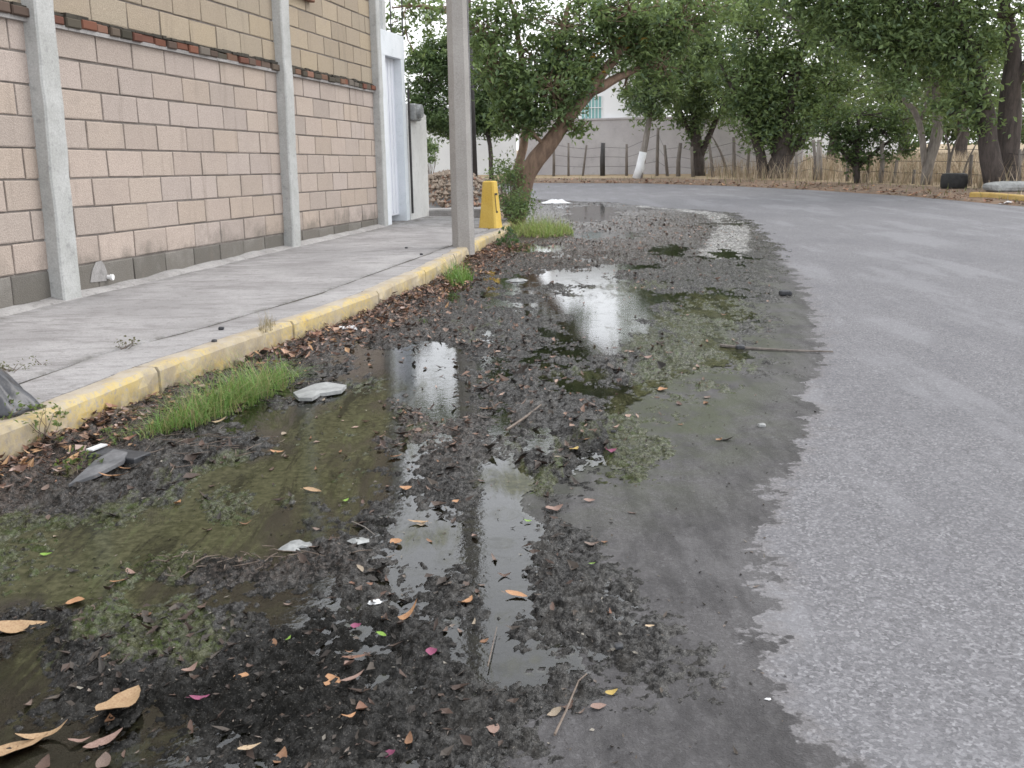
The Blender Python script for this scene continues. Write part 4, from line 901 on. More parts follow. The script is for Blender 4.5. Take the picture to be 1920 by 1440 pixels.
sb = foot(P_(1370, 300, 66), .3); shed = empty('low_building', sb, 'low pale building half hidden behind the roadside trees', 'building')
x0, x1 = P_(1255, 230, 66)[0], P_(1690, 230, 66)[0]; zt_ = P_(1370, 222, 66)[2]; mb = MB(); mb.box(((x0 + x1) / 2, 69, zt_ / 2), x1 - x0, 6, zt_); mb.build('wall', MAT['farwhite'], shed)
mb = MB(); mb.box(((x0 + x1) / 2, 69, zt_ + .09), x1 - x0 + .6, 6.6, .16); mb.build('roof', MAT['grey_metal'], shed)

# ------------------------------------------------------------------ wire fence on rough posts
fence = empty('wire_fence', foot(P_(1130, 330, 41.5), .12), 'rustic wire fence on uneven wooden posts along the far verge', 'fence')
fl = []
posts = [(1038, 330, 262, 43, 5, 0), (1066, 330, 268, 43, 4, 0), (1092, 331, 272, 43, 4, 8), (1130, 331, 268, 42.5, 9, 1), (1175, 332, 270, 42, 5, 0), (1232, 334, 240, 41, 6, 2), (1252, 334, 272, 40.6, 6, -6), (1272, 334, 268, 40, 8, 4), (1300, 335, 275, 39, 6, -3), (1338, 336, 270, 38.5, 6, -8), (1376, 337, 257, 38, 7, 0),
         (1402, 338, 280, 37.5, 6, 3), (1495, 341, 285, 34.5, 6, -2), (1527, 343, 262, 33.5, 7, -2), (1536, 344, 262, 33.2, 11, 1), (1588, 345, 278, 31.5, 6, 2), (1626, 347, 290, 30.5, 5, 4), (1650, 348, 264, 30, 9, 3), (1672, 349, 300, 29.5, 6, 10), (1712, 350, 318, 28.8, 6, 3), (1742, 351, 290, 28.2, 6, -3), (1820, 354, 290, 26.6, 7, 2), (1912, 356, 280, 25, 7, 0), (1975, 360, 275, 23.6, 8, 0)]
for k, (px, pyb, pyt, Y, w, ln) in enumerate(posts):
    b = foot(P_(px, pyb, Y), .0); t = P_(px + ln, pyt, Y); m = (b + t) / 2 + np.array([random.gauss(0, .03), 0, 0]); r = w * Y / FPX / 2
    mb = MB(); mb.tube([b, m, t], [r * 1.1, r, r * .85], 7, .08)
    mb.build('post', MAT['barkp'] if px in (1536, 1650) else MAT['metal'] if px == 1130 else MAT['wood'], fence, smooth=True); fl.append((b, t))
for h_ in (.35, .62, .88):
    mb = MB(); mb.tube([b * (1 - h_) + t * h_ + np.array([0, -.02, 0]) if t[2] > 1.0 else np.array([b[0], b[1], 1.2 * h_]) for b, t in fl], .007, 4); mb.build('wire', MAT['metal'], fence)

# ------------------------------------------------------------------ tyre, stone block, yellow kerb on the far verge
tyc = foot(P_(1788, 352, 25.6), .10); ty = empty('old_tyre', tyc, 'old black tyre lying on the verge before the bare sapling', 'tyre')
def torus(c, Rm, rx, rz, n=28, m=12, tread=.0):
    vs = []; fs = []
    for a in range(n):
        t = 2 * PI * a / n
        for b in range(m):
            q = 2 * PI * b / m; e = abs(math.cos(q)) ** .6 * math.copysign(1, math.cos(q)); f = abs(math.sin(q)) ** .6 * math.copysign(1, math.sin(q))
            rr_ = Rm + rx * e * (1 + (tread if (a % 2 and e > .3) else 0)); vs.append((c[0] + rr_ * math.cos(t), c[1] + rr_ * math.sin(t), c[2] + rz * f))
    for a in range(n):
        for b in range(m): fs.append((a * m + b, ((a + 1) % n) * m + b, ((a + 1) % n) * m + (b + 1) % m, a * m + (b + 1) % m))
    return vs, fs
mb = MB(); mb.add(*torus(tyc + np.array([0, 0, .19]), .21, .11, .20, 32, 12, .08)); mb.build('casing', MAT['rubber'], ty, smooth=True)
mb = MB(); mb.tube([tyc + np.array([0, 0, .05]), tyc + np.array([0, 0, .30])], .12, 16); mb.build('hub', MAT['grey_metal'], ty)
def rock(name, c, sx, sy, sz, mat, label, cat, seed=0, group=None, parent=None, rot=0, flat=1.0):
    vs = []; fs = []; n, m = 18, 10; R_ = random.Random(seed); ph = [R_.uniform(0, 6) for _ in range(6)]
    for i in range(m + 1):
        th_ = PI * i / m
        for j in range(n):
            p = 2 * PI * j / n; k = 1 + .10 * math.sin(2 * p + ph[0]) + .07 * math.sin(3 * p + ph[1] + th_ * 2) + .05 * math.sin(5 * p + ph[2])
            sq = lambda v: math.copysign(abs(v) ** .62, v)
            x, y, z = sq(math.sin(th_) * math.cos(p)) * k * sx, sq(math.sin(th_) * math.sin(p)) * k * sy, sq(math.cos(th_)) * sz * (1 + .06 * math.sin(p * 2 + ph[3]))
            vs.append((c[0] + x * math.cos(rot) - y * math.sin(rot), c[1] + x * math.sin(rot) + y * math.cos(rot), c[2] + z))
    for i in range(m):
        for j in range(n): fs.append((i * n + j, (i + 1) * n + j, (i + 1) * n + (j + 1) % n, i * n + (j + 1) % n))
    mb = MB(); mb.add(vs, fs); o = mb.build(name, mat, loc=c); tag(o, label, cat, group); return o
rock('stone_slab', foot(P_(1902, 352, 23.6), .21), .62, .35, .13, MAT['stone'], 'flat grey boulder at the foot of the tall twin trunks', 'boulder', 3)
kb = MB(); kp = [foot(P_(x, y, Y), 0) for x, y, Y in ((1822, 369, 22.4), (1860, 373, 21.9), (1920, 380, 20.6), (2010, 392, 18.6))]
for a, b in zip(kp[:-1], kp[1:]):
    d = b - a; l = np.linalg.norm(d); d /= l; kb.box((a + b) / 2 + np.array([0, 0, .07]), l - .01, .16, .20, d, np.cross([0, 0, 1], d), bev=.02)
MAT['worn_yellow'] = m_concrete('worn_yellow_paint', (.40, .27, .08), (.46, .33, .13), .7, 2.5, (.20, .16, .11))
kme = kb.build('verge_kerb', MAT['worn_yellow']); tag(kme, kind='structure')

# dry grass beyond the fence, weeds on the verge -------------------------------------
def blades(P, h, w, tones, lean=.35, seg=3, curl=.5):
    P = np.asarray(P, float); n = len(P); a = rng.uniform(0, 2 * PI, n); d = np.stack([np.cos(a), np.sin(a), np.zeros(n)], 1); sd = np.stack([-np.sin(a), np.cos(a), np.zeros(n)], 1)
    edge_ = 1 - .55 * np.clip(np.linalg.norm((P - P.mean(0))[:, :2] / (P[:, :2].std(0) * 2 + 1e-6), axis=1), 0, 1) ** 2
    hh = (h * rng.uniform(.35, 1.15, n) * (edge_ if n < 2000 else 1))[:, None]; ln = (rng.uniform(.1, 1, n) * lean)[:, None]; rows = []
    for k in range(seg + 1):
        f = k / seg; c = P + d * hh * ln * f ** 1.8 + np.array([0, 0, 1]) * hh * (f - curl * ln * f * f * .6); ww = w * (1 - f * .92) * .5
        rows.append(c - sd * ww); rows.append(c + sd * ww)
    V = np.stack(rows, 1); m = 2 * (seg + 1); i = np.arange(n)[:, None] * m; Fc = []
    for k in range(seg): Fc.append(np.concatenate([i + 2 * k, i + 2 * k + 1, i + 2 * k + 3, i + 2 * k + 2], 1))
    T = np.array(tones)[rng.integers(0, len(tones), n)] * rng.uniform(.75, 1.25, (n, 1))
    return V.reshape(-1, 3), np.concatenate(Fc), np.repeat(T, m, 0)
STRAW = [(.38, .305, .22), (.34, .27, .195), (.43, .355, .27), (.31, .25, .18), (.28, .25, .165)]
pts = []
while len(pts) < 24000:
    x, y = random.uniform(7.5, 26), random.uniform(22, 60)
    d = x - np.interp(-y, -FAR[::-1][:, 1][::-1] if False else -FAR[3:, 1], FAR[3:, 0])
    if d > 2.3 and not (y > 41 - .35 * (x - 9) and x < 11.5): pts.append((x, y, .1))
V, Fc, T = blades(pts, .85, .022, STRAW, .8)
o = link('dry_grass', npmesh('dry_grass', V, Fc, cols={'tone': T}), MAT['straw']); tag(o, 'tall straw coloured dry grass filling the field beyond the fence', 'grass', kind='stuff')
pts = []
for i in range(len(FAR) - 1):
    a, b, na, nb = FAR[i], FAR[i + 1], nrm[i], nrm[i + 1]
    if a[1] < 14 or a[0] < -30: continue
    for k in range(int(np.linalg.norm(b - a) * 26)):
        f = random.random(); d = abs(random.gauss(1.5, .7)); p = (a + na * d) * (1 - f) + (b + nb * d) * f; pts.append((p[0], p[1], .07))
V, Fc, T = blades(pts, .22, .02, STRAW[:3] + [(.10, .13, .035), (.08, .11, .03), (.14, .15, .05)], .6)
o = link('verge_weeds', npmesh('verge_weeds', V, Fc, cols={'tone': T}), MAT['straw']); tag(o, 'short mixed weeds and straw along the far verge', 'weeds', kind='stuff')
# far wood closing the view
bl = []
for k in range(26):
    px = 1480 + k * 30 + random.uniform(-15, 15); Y = random.uniform(72, 84); bl.append(B(px, random.uniform(222, 252), Y, 46, 30, 700))
for k in range(22):
    bl.append(B(1500 + k * 34 + random.uniform(-15, 15), random.uniform(150, 205), random.uniform(72, 84), 50, 30, 330))
for k in range(8): bl.append(B(-200 + k * 110, random.uniform(215, 245), 80, 70, 40, 500))
V, Fc, T, _ = leaf_cloud(bl, .45, G_DARK + G_OLIV, per=30, sig=.4)
o = link('far_wood', npmesh('far_wood', V, Fc, cols={'tone': T}), MAT['leaf']); tag(o, 'dark far off wood behind the dry field', 'wood', kind='stuff')
V, Fc = [], []
# ------------------------------------------------------------------ grass tufts and weeds by the kerb
GREEN = [(.13, .26, .06), (.17, .33, .08), (.21, .38, .10), (.10, .20, .05), (.30, .39, .15)]
def tuft(name, px, py, n, sx, sy, h, w, label, tones=GREEN, lean=.8, ang=0.0, z=0.0, cat='grass tuft', group=None):
    c = gp(px, py, z); c[2] = 0; root_z = mudz(c[0], c[1]) - .012 if z < .1 else z
    r = np.sqrt(rng.uniform(0, 1, n)); a = rng.uniform(0, 2 * PI, n); x = sx * r * np.cos(a); y = sy * r * np.sin(a)
    P = np.stack([x * math.cos(ang) - y * math.sin(ang), x * math.sin(ang) + y * math.cos(ang), np.zeros(n)], 1)
    V, Fc, T = blades(P, h, w, tones, lean)
    o = link(name, npmesh(name, V, Fc, cols={'tone': T}), MAT['grass'], loc=(c[0], c[1], root_z)); return tag(o, label, cat, group)
def merge(objs, label):
    a = objs[0]
    return a
kang = math.atan2(1, .31)
def bigtuft():
    V_, F_, T_ = [], [], []; off = 0
    c0 = gp(400, 760, 0)
    for px, py, n, sx, sy, h in ((300, 800, 200, .06, .18, .12), (350, 782, 420, .11, .20, .21), (410, 758, 560, .13, .24, .26), (470, 730, 560, .14, .28, .27), (515, 706, 280, .11, .22, .19), (245, 810, 90, .07, .2, .08)):
        c = gp(px, py + 14, 0) - c0; r = np.sqrt(rng.uniform(0, 1, n)); a = rng.uniform(0, 2 * PI, n); x = sx * r * np.cos(a); y = sy * r * np.sin(a)
        P = np.stack([c[0] + x + .3 * y, c[1] + y, np.zeros(n)], 1)
        V, Fc, T = blades(P, h, .0046, GREEN + [(.32, .33, .14), (.38, .31, .18)], 2.0); V_.append(V); F_.append(Fc + off); T_.append(T); off += len(V)
    o = link('grass_tuft', npmesh('grass_tuft', np.concatenate(V_), np.concatenate(F_), cols={'tone': np.concatenate(T_)}), MAT['grass'], loc=(c0[0], c0[1], .004)); tag(o, 'long bright green grass tuft along the yellow kerb, nearest of the tufts', 'grass tuft', 'grass tufts by the kerb')
bigtuft()
tuft('grass_tuft', 860, 528, 260, .14, .34, .27, .009, 'upright grass tuft against the kerb below the utility pole', lean=.9, group='grass tufts by the kerb')
tuft('grass_tuft', 1012, 438, 1300, .50, 1.0, .36, .009, 'wide light green grass clump beyond the end of the kerb', [(.26, .37, .10), (.32, .42, .13), (.38, .45, .17), (.20, .30, .08), (.44, .40, .22)], 1.7, group='grass tufts by the kerb')
tuft('grass_tuft', 535, 690, 90, .04, .12, .07, .005, 'tiny sparse grass tuft at the far end of the long bright tuft', group='grass tufts by the kerb')
tuft('dry_grass_tuft', 505, 665, 90, .04, .13, .15, .004, 'thin straw stalks against the yellow kerb', STRAW, .5)
tuft('grass_tuft', 790, 610, 60, .05, .05, .05, .006, 'tiny dark green sprig in the leaf litter', G_MID, 1, group='grass tufts by the kerb')
def weed(name, px, py, z, n, rx, ry, rz, size, tones, label, cat='weed', group=None):
    c = gp(px, py, z); c[2] = z if z > .1 else mudz(c[0], c[1]); root = empty(name, c, label, cat, group)
    V, Fc, T, hubs = leaf_cloud([(c + np.array([0, 0, rz * .8]), np.array([rx, ry, rz]), n)], size, tones, .6, 0, 7, .016)
    o = link('foliage', npmesh('foliage', V, Fc, cols={'tone': T}), MAT['leaf'], root); o.matrix_parent_inverse = Matrix.Translation(-Vector(root.location))
    mb = MB()
    for q in hubs[0][1]: mb.tube([c + np.array([random.gauss(0, rx * .2), random.gauss(0, ry * .2), -.004]), (c + q) / 2 + rng.normal(size=3) * .01, q], [.0022, .0018, .001], 4, cap=False)
    mb.build('stem', MAT['twig'], root); return root
WD = [(.055, .085, .022), (.075, .11, .03), (.095, .13, .04), (.07, .075, .03)]
gw = 'broad leaved weeds'
weed('broadleaf_weed', 90, 850, 0, 150, .10, .16, .09, .026, WD, 'green weed sprouting at the foot of the kerb by the broken boards', group=gw)
weed('broadleaf_weed', 150, 888, 0, 90, .08, .10, .05, .024, WD, 'low weed just above the grey broken board', group=gw)
weed('broadleaf_weed', 25, 860, 0, 70, .08, .10, .06, .024, WD, 'low weed at the near end of the yellow kerb', group=gw)
weed('broadleaf_weed', 220, 835, 0, 60, .07, .09, .04, .02, WD, 'sparse weed between the kerb weeds and the long grass', group=gw)
weed('joint_weed', 232, 655, KZ, 60, .09, .07, .035, .018, [(.09, .085, .05), (.12, .11, .065), (.07, .08, .04)], 'small wilted weed in the pavement joint', group=gw)
weed('joint_weed', 25, 697, KZ, 90, .10, .09, .03, .018, [(.09, .10, .05), (.12, .12, .065), (.07, .08, .04)], 'olive weed in the pavement joint beside the black bag', group=gw)
weed('joint_weed', 75, 685, KZ, 26, .04, .03, .03, .014, [(.09, .10, .05), (.12, .12, .065), (.07, .08, .04)], 'tiny dark sprig on the pavement joint', group=gw)
weed('broadleaf_weed', 952, 466, 0, 260, .17, .35, .16, .05, [(.035, .075, .03), (.045, .095, .04), (.06, .115, .045)], 'dark blue green weed at the end of the kerb before the light grass clump', group=gw)

# ------------------------------------------------------------------ litter
def bagobj():
    c = gp(-14, 772, KZ); c = np.array([c[0], c[1], KZ]); vs = []; fs = []; n, m = 36, 18; R_ = random.Random(5)
    for i in range(m + 1):
        v = i / m
        for j in range(n):
            p = 2 * PI * j / n; prof_ = (math.sin(min(v * 1.25, 1) * PI * .5) if v < .8 else 1) * (1.0 if v < .45 else 1 - ((v - .45) / .55) ** 1.3 * .85)
            z = .20 * v; fold = 1 + .10 * math.sin(7 * p + 3 * v) + .06 * math.sin(13 * p - 5 * v) + .03 * math.sin(23 * p + 9 * v)
            base = (.16 if v > .02 else .15) * (1 - .75 * v ** 1.2)
            vs.append((c[0] + base * fold * math.cos(p) * 1.15 - .05 * v, c[1] + base * fold * math.sin(p) + .03 * v, c[2] + z * (1 + .06 * math.sin(3 * p)) + .002))
    for i in range(m):
        for j in range(n): fs.append((i * n + j, i * n + (j + 1) % n, (i + 1) * n + (j + 1) % n, (i + 1) * n + j))
    fs.append(tuple(range(m * n, (m + 1) * n))); mb = MB(); mb.add(vs, fs); o = mb.build('plastic_bag', MAT['bag'], smooth=True, loc=c); tag(o, 'crumpled black plastic bag on the pavement by the kerb', 'bag')
bagobj()
def plate(name, poly, z, th_, mat, label, cat, tilt=(0, 0), group=None, rnd=.0):
    P = np.array([gp(*p, z)[:2] for p in poly]); c = P.mean(0); vs = []
    for zz in (0, th_):
        for k, p in enumerate(P):
            d = p - c; vs.append((p[0], p[1], z + zz + d[0] * tilt[0] + d[1] * tilt[1] + (random.uniform(-rnd, rnd) if zz else 0)))
    n = len(P); mb = MB(); mb.add(vs, [tuple(range(n))[::-1], tuple(range(n, 2 * n))] + [(j, (j + 1) % n, (j + 1) % n + n, j + n) for j in range(n)])
    o = mb.build(name, mat, loc=(c[0], c[1], z)); tag(o, label, cat, group); return o
plate('stone_slab', [(550, 742), (572, 733), (590, 726), (612, 722), (650, 728), (640, 738), (600, 744), (585, 752), (560, 752)], .012, .018, MAT['stone'], 'flat pale grey stone slab beside the bright grass tuft', 'slab')
plate('broken_board', [(128, 908), (180, 868), (215, 852), (240, 858), (232, 872), (180, 893)], .03, .014, MAT['slate'], 'broken grey wedge of board lying in the kerb leaves', 'board', (.05, .06))
def darkbox():
    a = gp(172, 858, .02); b = gp(262, 868, .02); d = b - a; l = np.linalg.norm(d); d /= l; nn = np.cross([0, 0, 1], d); root = empty('broken_box', (a + b) / 2, 'dark slate box fragment with a white edge by the grey board', 'box')
    mb = MB(); mb.box((a + b) / 2 + np.array([0, 0, .012]) + nn * .02, l, .10, .028, d, nn, bev=.004); mb.build('body', MAT['slate2'], root)
    mb = MB(); mb.box(a + d * .004 + nn * .03 + np.array([0, 0, .036]), .035, .085, .006, d, nn); mb.build('white_edge', MAT['foam'], root)
darkbox()
def scrap(px, py, s, label, z=None, name='plastic_scrap', mat='foam', seed=0):
    R_ = random.Random(seed); c = gp(px, py, 0); zz = mudz(c[0], c[1]) if z is None else z; c = np.array([c[0], c[1], zz]); n = 12; vs = [(c[0], c[1], c[2] + s * .28)]
    for r, zf in ((.55, .22), (1, .02)):
        for j in range(n): p = 2 * PI * j / n; q = s * r * R_.uniform(.65, 1.15); vs.append((c[0] + q * math.cos(p) * 1.4, c[1] + q * math.sin(p), c[2] + s * zf * R_.uniform(.2, 1.9) + .002))
    fs = [(0, 1 + j, 1 + (j + 1) % n) for j in range(n)] + [(1 + j, 1 + n + j, 1 + n + (j + 1) % n, 1 + (j + 1) % n) for j in range(n)]
    mb = MB(); mb.add(vs, fs); o = mb.build(name, MAT[mat], loc=c); tag(o, label, 'litter', 'scraps of litter')
scrap(1042, 383, .26, 'crumpled white plastic on the far end of the muddy strip', seed=1)
scrap(648, 624, .07, 'white scrap at the foot of the kerb in brown leaves', seed=2)
scrap(970, 528, .08, 'pale plastic scrap in the mud right of the upright grass tuft', mat='stone', seed=3)
scrap(1895, 383, .17, 'white scrap on the road beside the far yellow kerb', z=0.004, seed=4)
scrap(704, 1138, .017, 'small crumpled white scrap in the black mud', seed=5)
scrap(560, 1028, .045, 'pale grey scrap in the twig drift', mat='stone', seed=6)
scrap(675, 1030, .03, 'pale curled scrap at the end of the twig drift', mat='stone', seed=7)
scrap(1440, 1312, .006, 'tiny white chip on the wet asphalt', mat='foam', seed=9)
# small stones on the pavement
for k, (px, py) in enumerate(((402, 642), (415, 618), (762, 466), (790, 478))):
    c = gp(px, py, KZ); rock('pebble', np.array([c[0], c[1], KZ + .008]), .016, .013, .010, MAT['slate2'], ['dark pebble on the pavement strip close to the kerb, nearer one', 'dark pebble on the pavement strip beside the joint', 'dark pebble on the pavement left of the utility pole', 'dark pebble at the pavement joint before the utility pole'][k], 'pebble', k, 'dark pebbles on the pavement')

# ------------------------------------------------------------------ fallen leaves
LM = dict(orange=m_dryleaf('leaf_orange', (.42, .235, .12), (.29, .145, .075)), tan=m_dryleaf('leaf_tan', (.38, .265, .155), (.27, .165, .09)), cream=m_dryleaf('leaf_cream', (.50, .40, .28), (.40, .28, .17)),
          brown=m_dryleaf('leaf_brown', (.22, .11, .07), (.14, .08, .055)), pink=m_dryleaf('leaf_pinkish', (.27, .18, .15), (.19, .12, .095)), magenta=m_dryleaf('petal_magenta', (.26, .06, .13), (.17, .05, .09)),
          green=m_dryleaf('leaf_green', (.20, .34, .05), (.14, .24, .04)), yellow=m_dryleaf('leaf_yellow', (.46, .34, .10), (.36, .25, .08)), dark=m_dryleaf('leaf_dark', (.055, .042, .036), (.035, .03, .027)))
LEAFMESH = {}
def leafmesh(asp, curl, seed):
    R_ = random.Random(seed); n = 12; vs = []; fs = []; bend = R_.uniform(-.15, .15)
    for i in range(n + 1):
        f = i / n; w = asp * .5 * (math.sin(PI * f ** .8)) ** .8 * (1 if f < .97 else .3) + (.012 if f < .03 else 0); x = f - .5
        cz = curl * (2 * (f - .5)) ** 2 * .5; by = bend * math.sin(PI * f)
        for k in (-1, -.5, 0, .5, 1):
            vs.append((x, by + w * k * (1 + R_.uniform(-.05, .05)), cz + abs(k) ** 1.5 * w * (.12 + curl * .30) * (1 + .4 * math.sin(f * 9 + seed)) + R_.uniform(-.006, .006)))
    for i in range(n):
        for k in range(4): a = i * 5 + k; fs.append((a, a + 1, a + 6, a + 5))
    b = len(vs)                     # petiole
    for x, y, z in ((-.49, .012, 0), (-.49, -.012, 0), (-.66, .004, .03), (-.66, -.008, .03)): vs.append((x, y, z))
    fs.append((b, b + 1, b + 3, b + 2))
    me = bpy.data.meshes.new('dry_leaf'); me.from_pydata(vs, [], fs); me.polygons.foreach_set('use_smooth', np.ones(len(fs), bool)); me.update(); return me
def leaf(px, py, lpx, ang, color, label, asp=.45, curl=.25, name='dry_leaf', cat='leaf', group='fallen leaves on the muddy strip', world=None):
    key = (color, round(asp, 1), round(curl, 1), random.randrange(3))
    if key not in LEAFMESH: LEAFMESH[key] = leafmesh(asp, curl, len(LEAFMESH) * 7 + 1); LEAFMESH[key].materials.append(LM[color])
    c = gp(px, py) if world is None else np.array(world); L_ = lpx * np.linalg.norm(c - CAM) / FPX if world is None else lpx
    o = bpy.data.objects.new(name, LEAFMESH[key]); COL.objects.link(o); o.location = (c[0], c[1], mudz(c[0], c[1]) + (.005 if world is None else .0015))
    o.rotation_euler = (random.gauss(0, .14), random.gauss(0, .14), math.radians(ang)); o.scale = (L_,) * 3
    return tag(o, label, cat, group)
for a in [(226, 1338, 88, 62, 'tan', 'largest pale tan leaf tilted on the black mud near the green patch', .72, .2), (38, 1178, 85, 12, 'tan', 'broad ochre leaf on the dark algae left of the green patch', .42, .1), (142, 1134, 32, 10, 'orange', 'small round orange leaf above the green algae patch', .75, .1),
          (28, 1420, 105, 40, 'tan', 'large tan leaf at the lowest left corner of the mud', .5, .3), (85, 1388, 80, 18, 'tan', 'thin curled tan leaf above the lowest corner leaf', .2, .5), (460, 1284, 38, 100, 'orange', 'round orange leaf with brown blotches on black mud', .85, .15), (620, 1287, 44, 110, 'orange', 'smooth oval orange leaf on black mud', .7, .1), (470, 1421, 42, 5, 'cream', 'pale cream leaf on the black mud near the lower edge', .55, .15),
          (680, 1358, 36, 110, 'brown', 'reddish brown leaf standing on edge in the black mud', .6, .5), (655, 1375, 30, 40, 'orange', 'small orange leaf scrap touching the reddish brown leaf', .4, .3), (742, 1021, 36, 120, 'orange', 'bright orange leaf beside the dark pool', .6, .15), (873, 1136, 48, 60, 'orange', 'orange boat shaped leaf left of the mirror puddle', .4, .3), (968, 1122, 44, -20, 'orange', 'orange leaf lying on the mirror puddle edge', .38, .2),
          (756, 1162, 72, 25, 'orange', 'long twisted orange brown leaf', .22, .6), (668, 1238, 58, 0, 'brown', 'long thin brown leaf lying flat on black mud', .2, .2), (922, 1375, 48, 100, 'pink', 'pinkish brown oval leaf on the wet black film', .5, .1), (1040, 960, 36, 20, 'pink', 'folded pinkish brown leaf beside the mirror puddle', .7, .5),
          (1147, 1303, 24, 0, 'yellow', 'small yellow leaf at the edge of the wet asphalt', .5, .2), (1122, 1328, 30, 10, 'pink', 'dull orange leaf just below the small yellow leaf', .6, .1), (446, 763, 42, 10, 'orange', 'curved orange leaf at the foot of the long grass tuft', .3, .4), (408, 795, 38, 40, 'cream', 'pale curled leaf near the long grass tuft', .25, .5), (215, 908, 52, 5, 'orange', 'orange brown leaf between the board and the twig drift', .3, .3), (245, 890, 40, 5, 'orange', 'thin orange leaf above the board leaf', .25, .3),
          (1242, 733, 26, 100, 'orange', 'lone orange leaf on the greenish mud', .7, .3), (1362, 827, 30, 170, 'dark', 'dark brown leaf clump with a pale tip on the wet asphalt', .4, .5), (1348, 826, 14, 20, 'orange', 'pale orange leaf tip beside the dark clump on wet asphalt', .6, .2), (1076, 850, 26, 50, 'yellow', 'olive yellow leaf near the magenta petal', .5, .2), (1096, 832, 24, 10, 'orange', 'light orange leaf above the olive yellow leaf', .5, .2),
          (761, 922, 24, 20, 'orange', 'small orange leaf on the green mud', .7, .2), (856, 946, 22, 70, 'orange', 'small pinkish orange leaf left of the mirror puddle top', .7, .2), (784, 984, 40, 175, 'tan', 'tan leaf floating above the dark pool', .28, .2), (660, 1296, 62, 48, 'pink', 'long pale greyish leaf beside the oval orange leaf', .25, .3), (196, 1395, 66, 35, 'pink', 'pale pinkish leaf below the largest tan leaf', .3, .2), (358, 1272, 34, 55, 'pink', 'curled pink brown leaf on the green patch edge', .5, .6),
          (150, 1396, 36, 20, 'pink', 'small pinkish leaf left of the pale pinkish leaf', .4, .3), (682, 1101, 54, 0, 'brown', 'flat round brown leaf at the end of the twig drift', .55, .1), (1218, 1191, 18, 5, 'cream', 'tiny cream leaf on the wet asphalt', .5, .3), (890, 1010, 22, 110, 'pink', 'small brown leaf on the left rim of the mirror puddle', .5, .3), (740, 860, 30, 20, 'orange', 'rusty leaf on the grey mud by the narrow puddle', .35, .3), (915, 770, 34, 0, 'orange', 'orange leaf above the narrow puddle', .35, .3),
          (225, 1098, 34, 5, 'orange', 'bright orange leaf in the twig drift', .3, .2), (248, 1082, 26, -30, 'pink', 'salmon leaf scrap in the twig drift', .5, .4), (1140, 1160, 30, 75, 'brown', 'upright thin reddish leaf beside the wet asphalt', .2, .5), (520, 850, 26, 0, 'orange', 'thin orange leaf on the olive slime', .3, .2), (335, 948, 20, 80, 'orange', 'small standing orange leaf on the olive slime', .6, .5), (586, 925, 36, -10, 'tan', 'ochre leaf on the dark slime', .3, .2), (1105, 942, 22, 0, 'pink', 'small pinkish leaf on the dark mud right of the mirror puddle', .5, .3), (1210, 680, 26, 20, 'pink', 'pink brown leaf on the green grey mud', .5, .4)]:
    leaf(*a)
for a in [(1146, 857, 22, 10, 'magenta', 'magenta petal on green mud beside the dark mud edge', .9, .6), (810, 1250, 22, 20, 'magenta', 'magenta petal on the grey mud below the long twisted leaf', .9, .6), (668, 1182, 20, 20, 'magenta', 'faint magenta petal on the black mud above the thin brown leaf', .8, .6), (730, 1432, 26, 10, 'magenta', 'magenta petal lowest on the black mud', .9, .6), (376, 1322, 34, 15, 'magenta', 'thin crimson petal on the black mud', .25, .3), (655, 1262, 32, 115, 'pink', 'pale pink petal on the black mud', .7, .5)]:
    leaf(*a, name='flower_petal', cat='petal', group='fallen petals')
for a in [(716, 1201, 22, -30, 'green', 'small lime green leaf right of the thin brown leaf', .4, .3), (543, 1213, 16, 70, 'green', 'tiny green leaf on the black mud', .5, .4), (88, 1045, 22, 0, 'green', 'lime leaf on the olive slime', .4, .3), (645, 943, 22, 50, 'green', 'green leaf standing on the dark slime', .4, .4), (990, 981, 16, 0, 'green', 'green leaf chip right of the mirror puddle', .5, .3), (1110, 1065, 14, 10, 'green', 'green leaf chip near the wet asphalt edge', .5, .3)]:
    leaf(*a, name='green_leaf', group='fresh green leaves on the mud')
SMALL = dict(orange=m_dryleaf('soaked_leaf_orange', (.24, .13, .07), (.15, .08, .05)), pink=m_dryleaf('soaked_leaf_pale', (.19, .14, .115), (.12, .085, .07)), cream=m_dryleaf('soaked_leaf_bleached', (.30, .25, .19), (.22, .17, .12)), brown=m_dryleaf('soaked_leaf_brown', (.11, .065, .048), (.075, .05, .04)))
LM.update(SMALL); LEAFMESH.clear()
small = {'orange': 'small dull orange leaf scattered among the mud lumps', 'pink': 'small pale brown leaf scattered among the mud lumps', 'brown': 'small dark brown leaf scattered among the mud lumps', 'cream': 'small bleached leaf scattered among the mud lumps'}
cnt = 0
while cnt < 170:
    y = math.exp(random.uniform(math.log(1.5), math.log(11))); x = random.uniform(float(kerbx(y)), float(mudx(y)) + .1)
    if x < -.55 * y - .05: continue
    c = random.choices(list(small), [3, 4, 7, 2])[0]
    leaf(0, 0, random.uniform(.022, .05), random.uniform(0, 360), c, small[c], random.choice([.3, .4, .5, .6]), random.choice([.2, .4, .6]), world=(x, y, 0), group='small scattered leaves in the mud'); cnt += 1

